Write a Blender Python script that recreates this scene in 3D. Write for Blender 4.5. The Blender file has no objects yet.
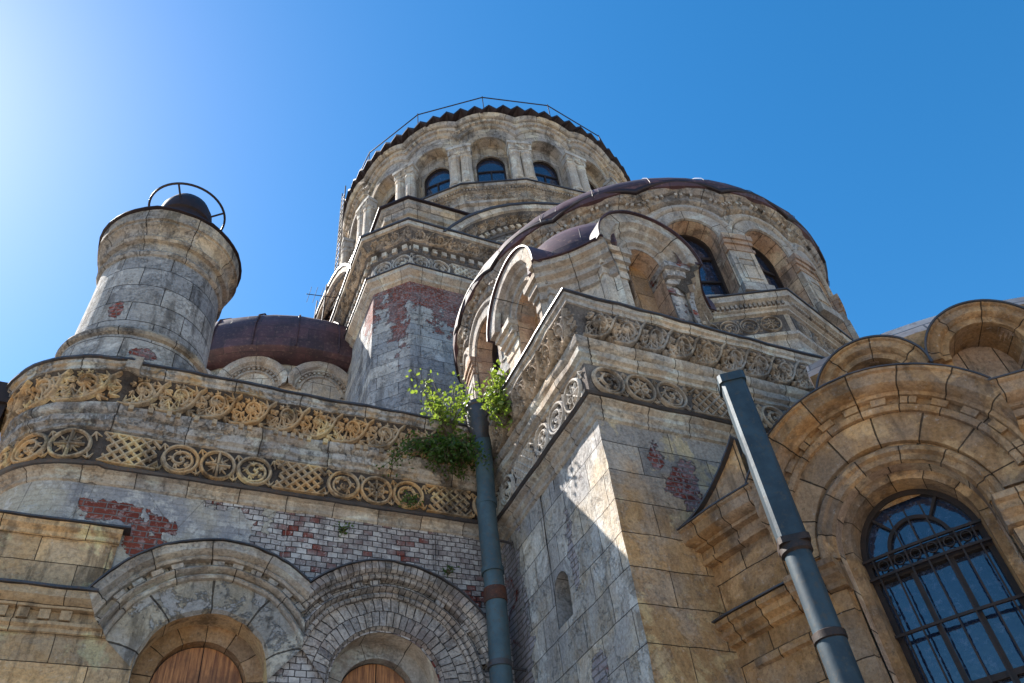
import bpy, bmesh, math, random
from mathutils import Vector, Matrix, noise
random.seed(7)
PI = math.pi
R_ = math.radians
S = bpy.context.scene
C = S.collection

# ------------------------------------------------------------ camera, sky, sun, exposure
F_PX, PITCH, YAW, ROLL = 803.32, 0.78085, 0.49595, -0.132423
cp, sp, cy_, sy_ = math.cos(PITCH), math.sin(PITCH), math.cos(YAW), math.sin(YAW)
fw = Vector((sy_*cp, cy_*cp, sp)); r0 = Vector((cy_, -sy_, 0)); u0 = r0.cross(fw)
rt = math.cos(ROLL)*r0 + math.sin(ROLL)*u0
up = -math.sin(ROLL)*r0 + math.cos(ROLL)*u0
cam = bpy.data.cameras.new('camera'); camo = bpy.data.objects.new('camera', cam); C.objects.link(camo)
cam.sensor_width = 36; cam.lens = F_PX*36/1024; cam.clip_end = 3000; cam.clip_start = 0.05
m = Matrix.Identity(4)
for i in range(3):
    m[i][0], m[i][1], m[i][2] = rt[i], up[i], -fw[i]
m.translation = (0, 0, 1.6)
camo.matrix_world = m
S.camera = camo

SUN = Vector((-0.40, 0.53, 0.75)).normalized()
w = bpy.data.worlds.new('World'); S.world = w; w.use_nodes = True
nt = w.node_tree; bg = nt.nodes['Background']
sky = nt.nodes.new('ShaderNodeTexSky'); sky.sky_type = 'NISHITA'; sky.sun_disc = False
sky.sun_elevation = math.asin(SUN.z); sky.sun_rotation = math.atan2(SUN.x, SUN.y)
sky.air_density = 1.0; sky.dust_density = 0.3; sky.ozone_density = 2.0; sky.altitude = 300
hsv = nt.nodes.new('ShaderNodeHueSaturation'); hsv.inputs['Saturation'].default_value = 1.36; hsv.inputs['Hue'].default_value = 0.494
nt.links.new(sky.outputs[0], hsv.inputs['Color']); nt.links.new(hsv.outputs[0], bg.inputs[0]); bg.inputs[1].default_value = 0.083
sl = bpy.data.lights.new('sun', 'SUN'); sl.energy = 5.0; sl.angle = R_(0.53); sl.color = (1, 0.95, 0.87)
so = bpy.data.objects.new('sun', sl); C.objects.link(so)
so.rotation_euler = (-SUN).to_track_quat('-Z', 'Y').to_euler()
S.view_settings.view_transform = 'Standard'; S.view_settings.look = 'None'
S.view_settings.exposure = 1.56; S.view_settings.gamma = 1; S.view_settings.use_curve_mapping = False

# ------------------------------------------------------------ materials
class NG:
    def __init__(s, name):
        s.m = bpy.data.materials.new(name); s.m.use_nodes = True
        s.t = s.m.node_tree; s.b = s.t.nodes['Principled BSDF']
    def n(s, kind, **kw):
        nd = s.t.nodes.new('ShaderNode'+kind)
        for k, v in kw.items(): setattr(nd, k, v)
        return nd
    def l(s, a, b): s.t.links.new(a, b)
    def val(s, sock, v):
        if isinstance(v, bpy.types.NodeSocket): s.l(v, sock)
        else: sock.default_value = v
    def math(s, op, a, b=0.0, c=None, clamp=False):
        nd = s.n('Math', operation=op, use_clamp=clamp); s.val(nd.inputs[0], a); s.val(nd.inputs[1], b)
        if c is not None: s.val(nd.inputs[2], c)
        return nd.outputs[0]
    def mix(s, f, a, b, mode='MIX'):
        nd = s.n('Mix', data_type='RGBA', blend_type=mode); s.val(nd.inputs[0], f)
        for i, v in ((6, a), (7, b)):
            if isinstance(v, tuple): v = (*v[:3], 1)
            s.val(nd.inputs[i], v)
        return nd.outputs[2]
    def noise(s, vec, sc, det=5, rough=0.6, dist=0.0):
        nd = s.n('TexNoise'); s.l(vec, nd.inputs['Vector']); nd.inputs['Scale'].default_value = sc
        nd.inputs['Detail'].default_value = det; nd.inputs['Roughness'].default_value = rough; nd.inputs['Distortion'].default_value = dist
        return nd.outputs[0]
    def step(s, v, a, b):
        nd = s.n('MapRange', interpolation_type='SMOOTHSTEP'); s.val(nd.inputs[0], v); nd.inputs[1].default_value = a; nd.inputs[2].default_value = b
        return nd.outputs[0]
    def scale(s, vec, sc, off=(0, 0, 0)):
        nd = s.n('Mapping'); s.l(vec, nd.inputs[0]); nd.inputs[3].default_value = sc; nd.inputs[1].default_value = off
        return nd.outputs[0]
    def bricks(s, vec, bw, rh, mortar, off=0.5, smooth=0.3):
        nd = s.n('TexBrick'); s.l(vec, nd.inputs['Vector']); nd.offset = off
        nd.inputs['Color1'].default_value = (0, 0, 0, 1); nd.inputs['Color2'].default_value = (1, 1, 1, 1); nd.inputs['Mortar'].default_value = (.5, .5, .5, 1)
        nd.inputs['Scale'].default_value = 1; nd.inputs['Mortar Size'].default_value = mortar; nd.inputs['Mortar Smooth'].default_value = smooth
        nd.inputs['Bias'].default_value = 0; nd.inputs['Brick Width'].default_value = bw; nd.inputs['Row Height'].default_value = rh
        return nd.outputs[0], nd.outputs[1]
    def bump(s, h, strength=0.5, dist=0.02):
        nd = s.n('Bump'); nd.inputs['Strength'].default_value = strength; nd.inputs['Distance'].default_value = dist
        s.l(h, nd.inputs['Height']); s.l(nd.outputs[0], s.b.inputs['Normal'])

def stone(name, ca, cb, cg, block=None, mortar=0.007, grime=0.5, brick=0.0, patches=(), soot=0.0, bumpy=1.0, flake=0.0, fine=1.0, sc=1.0, zgrey=None, joint=.85, rain=.58, pgrey=.3):
    """weathered stone / plaster: two base tints, a grey stain, soot, optional ashlar joints, flaking skin, and lost plaster with bare brick"""
    g = NG(name)
    uv = g.n('UVMap').outputs[0]; pos = g.n('NewGeometry').outputs['Position']
    n1 = g.noise(pos, 0.9*sc, 6); n2 = g.noise(pos, 3.1*sc, 10, 0.68); n3 = g.noise(pos, 26*fine, 7, 0.75); n4 = g.noise(g.scale(pos, (1, 1, .16)), 4.2*sc, 6, .65)
    n5 = g.noise(g.scale(pos, (1, 1, 1), (17, 3, 9)), 1.7*sc, 9, 0.64, 0.6); n6 = g.noise(g.scale(pos, (1, 1, 1), (4, 8, 2)), 14*fine, 9, .72)
    col = g.mix(g.step(n2, .38, .62), ca, cb)
    gm = g.math('MULTIPLY', g.step(n1, .44, .58), grime)
    if zgrey:
        sp_ = g.n('SeparateXYZ'); g.l(uv, sp_.inputs[0])
        zz = g.math('MULTIPLY_ADD', g.math('SUBTRACT', n5, .5), 2.2, sp_.outputs[1])
        gm = g.math('MAXIMUM', gm, g.math('MULTIPLY', g.step(zz, zgrey[0], zgrey[1]), .85))
    col = g.mix(gm, col, cg)
    h = g.math('MULTIPLY_ADD', n2, .5, g.math('MULTIPLY', n3, .45)); h = g.math('MULTIPLY_ADD', n6, .5, h)
    # runs of rain, rust and soot
    col = g.mix(g.math('MULTIPLY', g.step(n4, .51, .63), rain), col, (.055, .044, .038))
    # rubbed pale areas
    col = g.mix(g.math('MULTIPLY', g.step(n5, .54, .62), .6), col, tuple(min(.8, c*1.5+.03) for c in ca))
    if flake:
        fn = g.noise(pos, 2.3, 12, .74, .4)
        fl = g.math('MULTIPLY', g.step(fn, .52, .545), flake)
        edge = g.math('MULTIPLY', g.math('MULTIPLY', g.step(fn, .495, .52), g.math('SUBTRACT', 1.0, g.step(fn, .52, .53))), flake)
        col = g.mix(fl, col, (.47, .45, .445)); col = g.mix(g.math('MULTIPLY', edge, .12), col, (.07, .06, .055)); h = g.math('MULTIPLY_ADD', fl, -.8, h)
    if block:
        wob = g.n('VectorMath', operation='ADD'); g.l(uv, wob.inputs[0])
        nn = g.n('TexNoise'); g.l(pos, nn.inputs['Vector']); nn.inputs['Scale'].default_value = 5; nn.inputs['Detail'].default_value = 4
        sub = g.n('VectorMath', operation='MULTIPLY_ADD'); g.l(nn.outputs['Color'], sub.inputs[0]); sub.inputs[1].default_value = (.010,)*3; sub.inputs[2].default_value = (-.005,)*3
        g.l(sub.outputs[0], wob.inputs[1])
        bc, bf = g.bricks(wob.outputs[0], block[0], block[1], mortar, .5, .35)
        col = g.mix(.75, col, g.mix(bc, (.58, .59, .62), (1.22, 1.16, 1.06)), 'MULTIPLY')
        bf2 = g.math('MULTIPLY', bf, g.step(n2, .26, .44))
        col = g.mix(g.math('MULTIPLY', bf2, joint), col, (.030, .022, .018)); h = g.math('MULTIPLY_ADD', bf2, -2.8, h)
    # grain and pitting
    col = g.mix(g.step(n3, .34, .62), g.mix(.5, col, (.34, .32, .31), 'MULTIPLY'), col)
    col = g.mix(g.math('MULTIPLY', g.math('SUBTRACT', 1.0, g.step(n6, .33, .42)), .5), col, (.05, .042, .038))
    col = g.mix(g.math('MULTIPLY', g.step(n6, .58, .70), .3), col, (.66, .62, .58))
    pm = None
    if brick > 0:
        pm = g.step(g.noise(g.scale(pos, (1, 1, 1), (5, 1, 2)), 1.1*sc, 11, .64), .70-.2*brick, .715-.2*brick)
    if patches:
        sep = g.n('SeparateXYZ'); g.l(uv, sep.inputs[0]); nz = g.noise(pos, 3.6, 9, .68)
        for (pu, pz, ru, rz) in patches:
            du = g.math('DIVIDE', g.math('SUBTRACT', sep.outputs[0], pu), ru); dz = g.math('DIVIDE', g.math('SUBTRACT', sep.outputs[1], pz), rz)
            d = g.math('SQRT', g.math('ADD', g.math('MULTIPLY', du, du), g.math('MULTIPLY', dz, dz)))
            d = g.math('MULTIPLY_ADD', g.math('SUBTRACT', nz, .5), 3.6, d)
            k = g.math('SUBTRACT', 1.0, g.step(d, .86, .93))
            pm = k if pm is None else g.math('MAXIMUM', pm, k)
    if pm is not None:
        rc, rf = g.bricks(uv, .25, .075, .009, .5, .3)
        red = g.mix(rc, (.15, .030, .020), (.32, .075, .045)); red = g.mix(g.step(n3, .32, .6), (.12, .045, .04), red)
        red = g.mix(g.math('MULTIPLY', g.step(n6, .49, .57), .5), red, (.40, .37, .38))
        red = g.mix(g.math('MULTIPLY', g.step(n5, .53-.2*pgrey, .62-.2*pgrey), pgrey), red, (.36, .34, .36))
        red = g.mix(rf, red, (.20, .17, .16))
        col = g.mix(pm, col, red); h = g.math('MULTIPLY_ADD', pm, -3.0, h); h = g.math('MULTIPLY_ADD', g.math('MULTIPLY', rf, pm), -1.6, h)
    if soot:
        col = g.mix(g.math('MULTIPLY', g.step(g.noise(pos, 1.9, 10, .74), .50, .60), soot), col, (.026, .022, .024))
    g.l(col, g.b.inputs['Base Color']); g.b.inputs['Roughness'].default_value = .93; g.b.inputs['Specular IOR Level'].default_value = .15
    g.bump(h, bumpy, .035)
    return g.m

def brickwall(name):
    """old brickwork, limewashed and flaking, with smooth plaster left on its left half"""
    g = NG(name)
    uv = g.n('UVMap').outputs[0]; pos = g.n('NewGeometry').outputs['Position']
    nn = g.n('TexNoise'); g.l(pos, nn.inputs['Vector']); nn.inputs['Scale'].default_value = 7; nn.inputs['Detail'].default_value = 5
    sub = g.n('VectorMath', operation='MULTIPLY_ADD'); g.l(nn.outputs['Color'], sub.inputs[0]); sub.inputs[1].default_value = (.03,)*3; sub.inputs[2].default_value = (-.015,)*3
    wob = g.n('VectorMath', operation='ADD'); g.l(uv, wob.inputs[0]); g.l(sub.outputs[0], wob.inputs[1])
    bc, bf = g.bricks(wob.outputs[0],   .128, .076, .006, .5, .35)
    n1 = g.noise(pos, 1.0, 8, .62); n2 = g.noise(pos, 5.2, 9, .68); n3 = g.noise(pos, 30, 5, .7); n6 = g.noise(pos, 13, 7, .7)
    b2 = g.n('TexBrick'); g.l(wob.outputs[0], b2.inputs[0]); b2.inputs['Scale'].default_value = 1; b2.inputs['Brick Width'].default_value = .128; b2.inputs['Row Height'].default_value = .076
    b2.inputs['Color1'].default_value = (.05, .05, .05, 1); b2.inputs['Color2'].default_value = (.95, .95, .95, 1); b2.inputs['Mortar Size'].default_value = 0; b2.inputs['Bias'].default_value = 0
    v = g.math('ADD', g.math('MULTIPLY', b2.outputs[0], .40), g.math('MULTIPLY', n1, 1.0))
    wash = g.mix(g.step(n2, .35, .65), (.32, .29, .285), (.62, .58, .56))
    wash = g.mix(g.math('MULTIPLY', b2.outputs[0], .8), wash, (.15, .12, .125))
    red = g.mix(n2, (.10, .022, .02), (.24, .065, .045))
    col = g.mix(g.step(v, .80, .94), wash, red)
    flk = g.step(n6, .53, .60)
    col = g.mix(g.math('MULTIPLY', flk, .6), col, (.15, .11, .115))
    col = g.mix(g.math('MULTIPLY', g.step(g.noise(pos, 17, 8, .75), .56, .62), .6), col, (.62, .58, .56))
    col = g.mix(g.math('MULTIPLY', bf, .9), col, (.035, .028, .028))
    h = g.math('MULTIPLY_ADD', bf, -1.3, g.math('MULTIPLY_ADD', n2, .7, g.math('MULTIPLY', n6, .8)))
    sep = g.n('SeparateXYZ'); g.l(uv, sep.inputs[0])
    e = g.math('ADD', g.math('MULTIPLY', sep.outputs[0], .42), g.math('MULTIPLY', g.math('SUBTRACT', g.noise(pos, 1.5, 10, .62, .5), .5), 2.3))
    plm = g.math('SUBTRACT', 1.0, g.step(e, .33, .37))
    pl = g.mix(g.step(n1, .40, .62), (.27, .265, .285), (.43, .38, .31)); pl = g.mix(g.math('MULTIPLY', g.step(n2, .5, .62), .65), pl, (.58, .55, .52)); pl = g.mix(g.step(n3, .35, .6), g.mix(.5, pl, (.5, .48, .46), 'MULTIPLY'), pl)
    cr = g.n('TexVoronoi', feature='DISTANCE_TO_EDGE'); g.l(g.scale(pos, (1, 1, 1)), cr.inputs['Vector']); cr.inputs['Scale'].default_value = 1.3
    crack = g.math('SUBTRACT', 1.0, g.step(g.math('ADD', cr.outputs[0], g.math('MULTIPLY', n2, .04)), .02, .03))
    pl = g.mix(g.math('MULTIPLY', crack, .6), pl, (.12, .10, .09))
    col = g.mix(plm, col, pl)
    h = g.math('ADD', g.math('MULTIPLY', h, g.math('SUBTRACT', 1.0, g.math('MULTIPLY', plm, .8))), g.math('MULTIPLY', plm, 1.4))
    # the bare brick around the end of the ledge
    nz = g.noise(pos, 4.2, 7, .6); pm = None
    for (pu, pz, ru, rz) in ((-.66, 7.22, .36, .15), (-.25, 6.95, .2, .30), (-.1, 7.12, .2, .12)):
        du = g.math('DIVIDE', g.math('SUBTRACT', sep.outputs[0], pu), ru); dz = g.math('DIVIDE', g.math('SUBTRACT', sep.outputs[1], pz), rz)
        d = g.math('MULTIPLY_ADD', g.math('SUBTRACT', nz, .5), 4.2, g.math('SQRT', g.math('ADD', g.math('MULTIPLY', du, du), g.math('MULTIPLY', dz, dz))))
        k = g.math('SUBTRACT', 1.0, g.step(d, .86, .93)); pm = k if pm is None else g.math('MAXIMUM', pm, k)
    rc, rf = g.bricks(uv, .25, .078, .008, .5, .3)
    rd = g.mix(rf, g.mix(g.math('MULTIPLY', g.step(n6, .5, .6), .55), g.mix(rc, (.13, .032, .024), (.25, .07, .048)), (.36, .30, .29)), (.17, .145, .14))
    col = g.mix(pm, col, rd); h = g.math('MULTIPLY_ADD', pm, -1.3, h); h = g.math('MULTIPLY_ADD', g.math('MULTIPLY', rf, pm), -1., h)
    st = g.noise(g.scale(pos, (1, 1, .2)), 3.0, 7, .65)
    col = g.mix(g.math('MULTIPLY', g.step(st, .52, .70), .55), col, (.06, .05, .052))
    g.l(col, g.b.inputs['Base Color']); g.b.inputs['Roughness'].default_value = .95; g.b.inputs['Specular IOR Level'].default_value = .1
    g.bump(h, .9, .025)
    return g.m

def metal(name, c1, c2, c3, rough=.5, metallic=0., sc=3., seams=None, spec=.4):
    g = NG(name); pos = g.n('NewGeometry').outputs['Position']; uv = g.n('UVMap').outputs[0]
    n1 = g.noise(pos, sc, 8, .65); n2 = g.noise(pos, sc*7, 6, .7)
    col = g.mix(g.step(n1, .35, .62), c1, c2); col = g.mix(g.math('MULTIPLY', g.step(n2, .52, .66), .7), col, c3)
    h = g.math('MULTIPLY', n2, .3)
    if seams:
        bc, bf = g.bricks(uv, seams[0], seams[1], .014, .5, .4)
        col = g.mix(.8, col, g.mix(bc, (.6, .6, .62), (1.35, 1.28, 1.25)), 'MULTIPLY')
        h = g.math('MULTIPLY_ADD', bf, 2.0, h); col = g.mix(g.math('MULTIPLY', bf, .6), col, (.03, .022, .025))
    g.l(col, g.b.inputs['Base Color']); g.b.inputs['Metallic'].default_value = metallic; g.b.inputs['Specular IOR Level'].default_value = spec
    g.l(g.math('MULTIPLY_ADD', n1, .3, rough-.15), g.b.inputs['Roughness']); g.bump(h, .5, .012)
    return g.m

OCHRE, OCHRE2, GREYL = (.60, .38, .20), (.46, .27, .13), (.40, .375, .365)
M = {}
M['brick'] = brickwall('limewashed_brick')
M['ashlar'] = stone('ochre_ashlar', OCHRE, OCHRE2, GREYL, (.95, .3979), .005, .45, 0, [(5.25, 6.72, .24, .36), (5.0, 7.05, .14, .2), (5.45, 6.5, .2, .16)], flake=.15, zgrey=(6.1, 7.0), rain=.25)
M['ashlar_side'] = stone('grey_ashlar', (.58, .55, .51), (.52, .44, .35), (.42, .415, .43), (.62, .3979), .005, .8, .16, [(1.86, 6.2, .10, .55), (2.0, 4.75, .2, .3), (.22, 5.9, .36, 1.9)], flake=.3, rain=.35, pgrey=.9)
M['block'] = stone('warm_block', (.68, .465, .27), (.58, .37, .195), (.46, .40, .32), (.85, .36), .005, .4, 0, flake=.10)
M['apse'] = stone('apse_ashlar', (.53, .30, .14), (.38, .20, .085), (.35, .285, .23), (.8, .42), .006, .5, 0, flake=.08, rain=.3)
M['vouss'] = stone('apse_voussoir', (.55, .32, .155), (.42, .23, .105), (.38, .30, .24), (.34, 9.), .007, .5, 0, flake=.06, rain=.3)
M['vouss_grey'] = stone('flaking_voussoir', (.52, .46, .38), (.44, .37, .28), (.42, .405, .40), (.44, 9.), .009, .7, .10, [], flake=.85)
M['trim'] = stone('carved_trim', (.52, .42, .32), (.42, .30, .20), (.38, .35, .34), (1.1, 9.), .007, .7, 0, soot=.55, flake=.45)
M['trim_band'] = stone('whitened_trim', (.58, .52, .47), (.52, .35, .19), (.42, .39, .39), (.9, 9.), .007, .5, .06, soot=.6, flake=.75)
M['trim_pale'] = stone('pale_trim', (.63, .55, .465), (.53, .42, .325), (.47, .445, .44), (.6, 9.), .006, .5, .02, soot=.10, flake=.25, rain=.28)
M['trim_apse'] = stone('apse_trim', (.53, .31, .15), (.39, .215, .10), (.33, .27, .23), (.34, 9.), .006, .55, 0, soot=.15, flake=.1, rain=.4)
M['brick_arch'] = stone('brick_voussoir', (.40, .36, .345), (.50, .455, .44), (.24, .175, .165), (.075, .19), .005, .6, 0, flake=.3, soot=.15)
M['orn'] = stone('ochre_ornament', (.62, .385, .19), (.47, .265, .115), (.40, .33, .25), None, grime=.75, soot=.6, bumpy=.35)
M['orn_grey'] = stone('grey_ornament', (.44, .34, .25), (.32, .24, .17), (.30, .28, .27), None, grime=.7, soot=.55, bumpy=.35)
M['orn_pale'] = stone('pale_ornament', (.56, .51, .46), (.45, .39, .33), (.38, .38, .39), None, grime=.6, soot=.2, bumpy=.6)
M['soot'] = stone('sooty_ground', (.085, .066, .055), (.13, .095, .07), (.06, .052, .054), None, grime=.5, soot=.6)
M['soot_pale'] = stone('weathered_ground', (.17, .145, .13), (.12, .10, .09), (.14, .135, .145), None, grime=.6, soot=.55)
M['plaster'] = stone('grey_plaster_tower', (.50, .49, .49), (.42, .40, .39), (.38, .395, .43), (1.3, .42), .006, .8, .0, [(-6.6, 19.6, 2.0, 1.0), (-7.8, 19.0, .35, 1.9), (-5.2, 18.6, 1.7, .8), (-8.9, 19.6, .7, 1.2)], flake=.6, sc=.5)
M['drum'] = stone('drum_stone', (.63, .55, .465), (.54, .44, .345), (.48, .455, .45), (.55, .6), .007, .6, .03, soot=.10, flake=.25, sc=.6, rain=.3)
M['drum_main'] = stone('main_drum_stone', (.54, .455, .36), (.42, .335, .25), (.42, .395, .395), (.9, .8), .009, .7, .14, soot=.45, flake=.4, sc=.4)
M['soffit'] = stone('rosy_soffit', (.58, .40, .28), (.50, .32, .215), (.42, .33, .29), (.36, 9.), .007, .5, 0, flake=.1)
M['broken'] = stone('broken_pier', (.48, .43, .39), (.38, .33, .30), (.36, .35, .36), None, grime=.8, brick=.75, flake=.7, soot=.4, sc=1.6)
M['turret'] = stone('turret_blocks', (.45, .435, .43), (.38, .36, .35), (.34, .34, .36), (.78, .40), .007, .7, .0, [(5.45, 9.72, .22, .12), (4.1, 10.6, .10, .22)], flake=.35, soot=.2)
M['turret_trim'] = stone('turret_trim', (.44, .36, .27), (.38, .32, .275), (.31, .30, .30), (.8, 9.), .008, .7, .1, soot=.5, flake=.4)
M['roof'] = metal('maroon_roof', (.085, .042, .046), (.050, .030, .036), (.15, .095, .08), .55, .0, 1.5, (1.0, .55), .3)
M['roof_dark'] = metal('dark_roof', (.016, .012, .015), (.026, .016, .017), (.045, .024, .02), .6, 0, 2., None, .25)
M['roof_tan'] = metal('sun_paled_tin_roof', (.66, .50, .41), (.50, .33, .25), (.32, .17, .11), .6, .1, 1.3, (.9, 1.3))  # tan paled in the colour to stand in for sunlight the drum blocks
M['tin'] = metal('dark_tin', (.045, .045, .052), (.075, .07, .075), (.12, .06, .035), .45, .3, 4)
M['galv'] = metal('blue_grey_galvanised', (.075, .115, .135), (.05, .08, .10), (.10, .085, .075), .55, .2, 2.4, None, .3)
M['galv_flue'] = metal('blue_painted_flue', (.034, .056, .074), (.020, .034, .048), (.06, .055, .05), .55, .15, 2.5, None, .3)
M['rust'] = metal('rusty_iron', (.10, .035, .02), (.055, .03, .025), (.16, .06, .03), .75, .2, 7)
M['iron'] = metal('dark_iron', (.020, .016, .016), (.036, .024, .021), (.065, .03, .022), .6, .3, 8)
M['wood'] = None

def woodmat():
    g = NG('stained_board'); pos = g.n('NewGeometry').outputs['Position']
    n1 = g.noise(g.scale(pos, (14, 14, .7)), 3, 9, .7); n2 = g.noise(pos, 2.4, 8, .65)
    col = g.mix(g.step(n1, .35, .65), (.15, .05, .02), (.50, .215, .08)); col = g.mix(g.math('MULTIPLY', g.step(n2, .45, .65), .6), col, (.10, .04, .02))
    g.l(col, g.b.inputs['Base Color']); g.b.inputs['Roughness'].default_value = .65; g.bump(n1, .3, .01); return g.m
M['wood'] = woodmat()
def glassmat(name, tint, rough):
    g = NG(name); pos = g.n('NewGeometry').outputs['Position']; n = g.noise(pos, 2.2, 4); n2 = g.noise(pos, 14, 6, .7)
    g.l(g.mix(g.step(n2, .5, .68), tint, tuple(c*2.2+.02 for c in tint)), g.b.inputs['Base Color']); g.l(g.math('MULTIPLY_ADD', g.step(n2, .5, .7), .2, rough), g.b.inputs['Roughness'])
    g.b.inputs['Specular IOR Level'].default_value = .8; g.b.inputs['IOR'].default_value = 1.65; g.bump(n, .25, .03); return g.m
M['glass'] = glassmat('dusty_dark_glass', (.012, .02, .045), .06)
def leafmat(name, a, b):
    g = NG(name); oi = g.n('ObjectInfo'); pos = g.n('NewGeometry').outputs['Position']; n = g.noise(pos, 6, 3)
    col = g.mix(g.step(g.noise(pos, 11, 3), .38, .62), a, b); g.l(col, g.b.inputs['Base Color']); g.b.inputs['Roughness'].default_value = .5
    tr = g.n('BsdfTranslucent'); g.l(g.mix(.5, col, (.30, .42, .03)), tr.inputs[0]); mx = g.n('MixShader'); mx.inputs[0].default_value = .45
    g.l(g.b.outputs[0], mx.inputs[1]); g.l(tr.outputs[0], mx.inputs[2]); g.l(mx.outputs[0], g.t.nodes['Material Output'].inputs[0]); return g.m
M['leaf'] = leafmat('bright_leaf', (.06, .12, .018), (.22, .27, .05))
M['leaf_dark'] = leafmat('deep_leaf', (.03, .075, .015), (.06, .11, .02))
M['stem'] = metal('brown_stem', (.10, .07, .04), (.07, .05, .03), (.12, .09, .05), .85, 0, 9)
def groundmat():
    g = NG('sandy_gravel'); pos = g.n('NewGeometry').outputs['Position']; n = g.noise(pos, .6, 8); n2 = g.noise(pos, 30, 4)
    col = g.mix(n, (.38, .335, .28), (.28, .25, .20)); g.l(g.mix(n2, g.mix(.4, col, (.5, .5, .5), 'MULTIPLY'), col), g.b.inputs['Base Color']); g.b.inputs['Roughness'].default_value = .95; g.bump(n2, .4, .02); return g.m
M['ground'] = groundmat()

# ------------------------------------------------------------ mesh helpers
def flat(ox, oy, dx, dy):
    L = math.hypot(dx, dy); dx /= L; dy /= L
    return lambda u, o, z: (ox+dx*u+dy*o, oy+dy*u-dx*o, z)
def cyl(cx, cy, R, a0):
    def f(u, o, z):
        a = a0+u/R; return (cx+(R+o)*math.cos(a), cy+(R+o)*math.sin(a), z)
    return f
WORLD = lambda x, y, z: (x, y, z)

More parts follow.
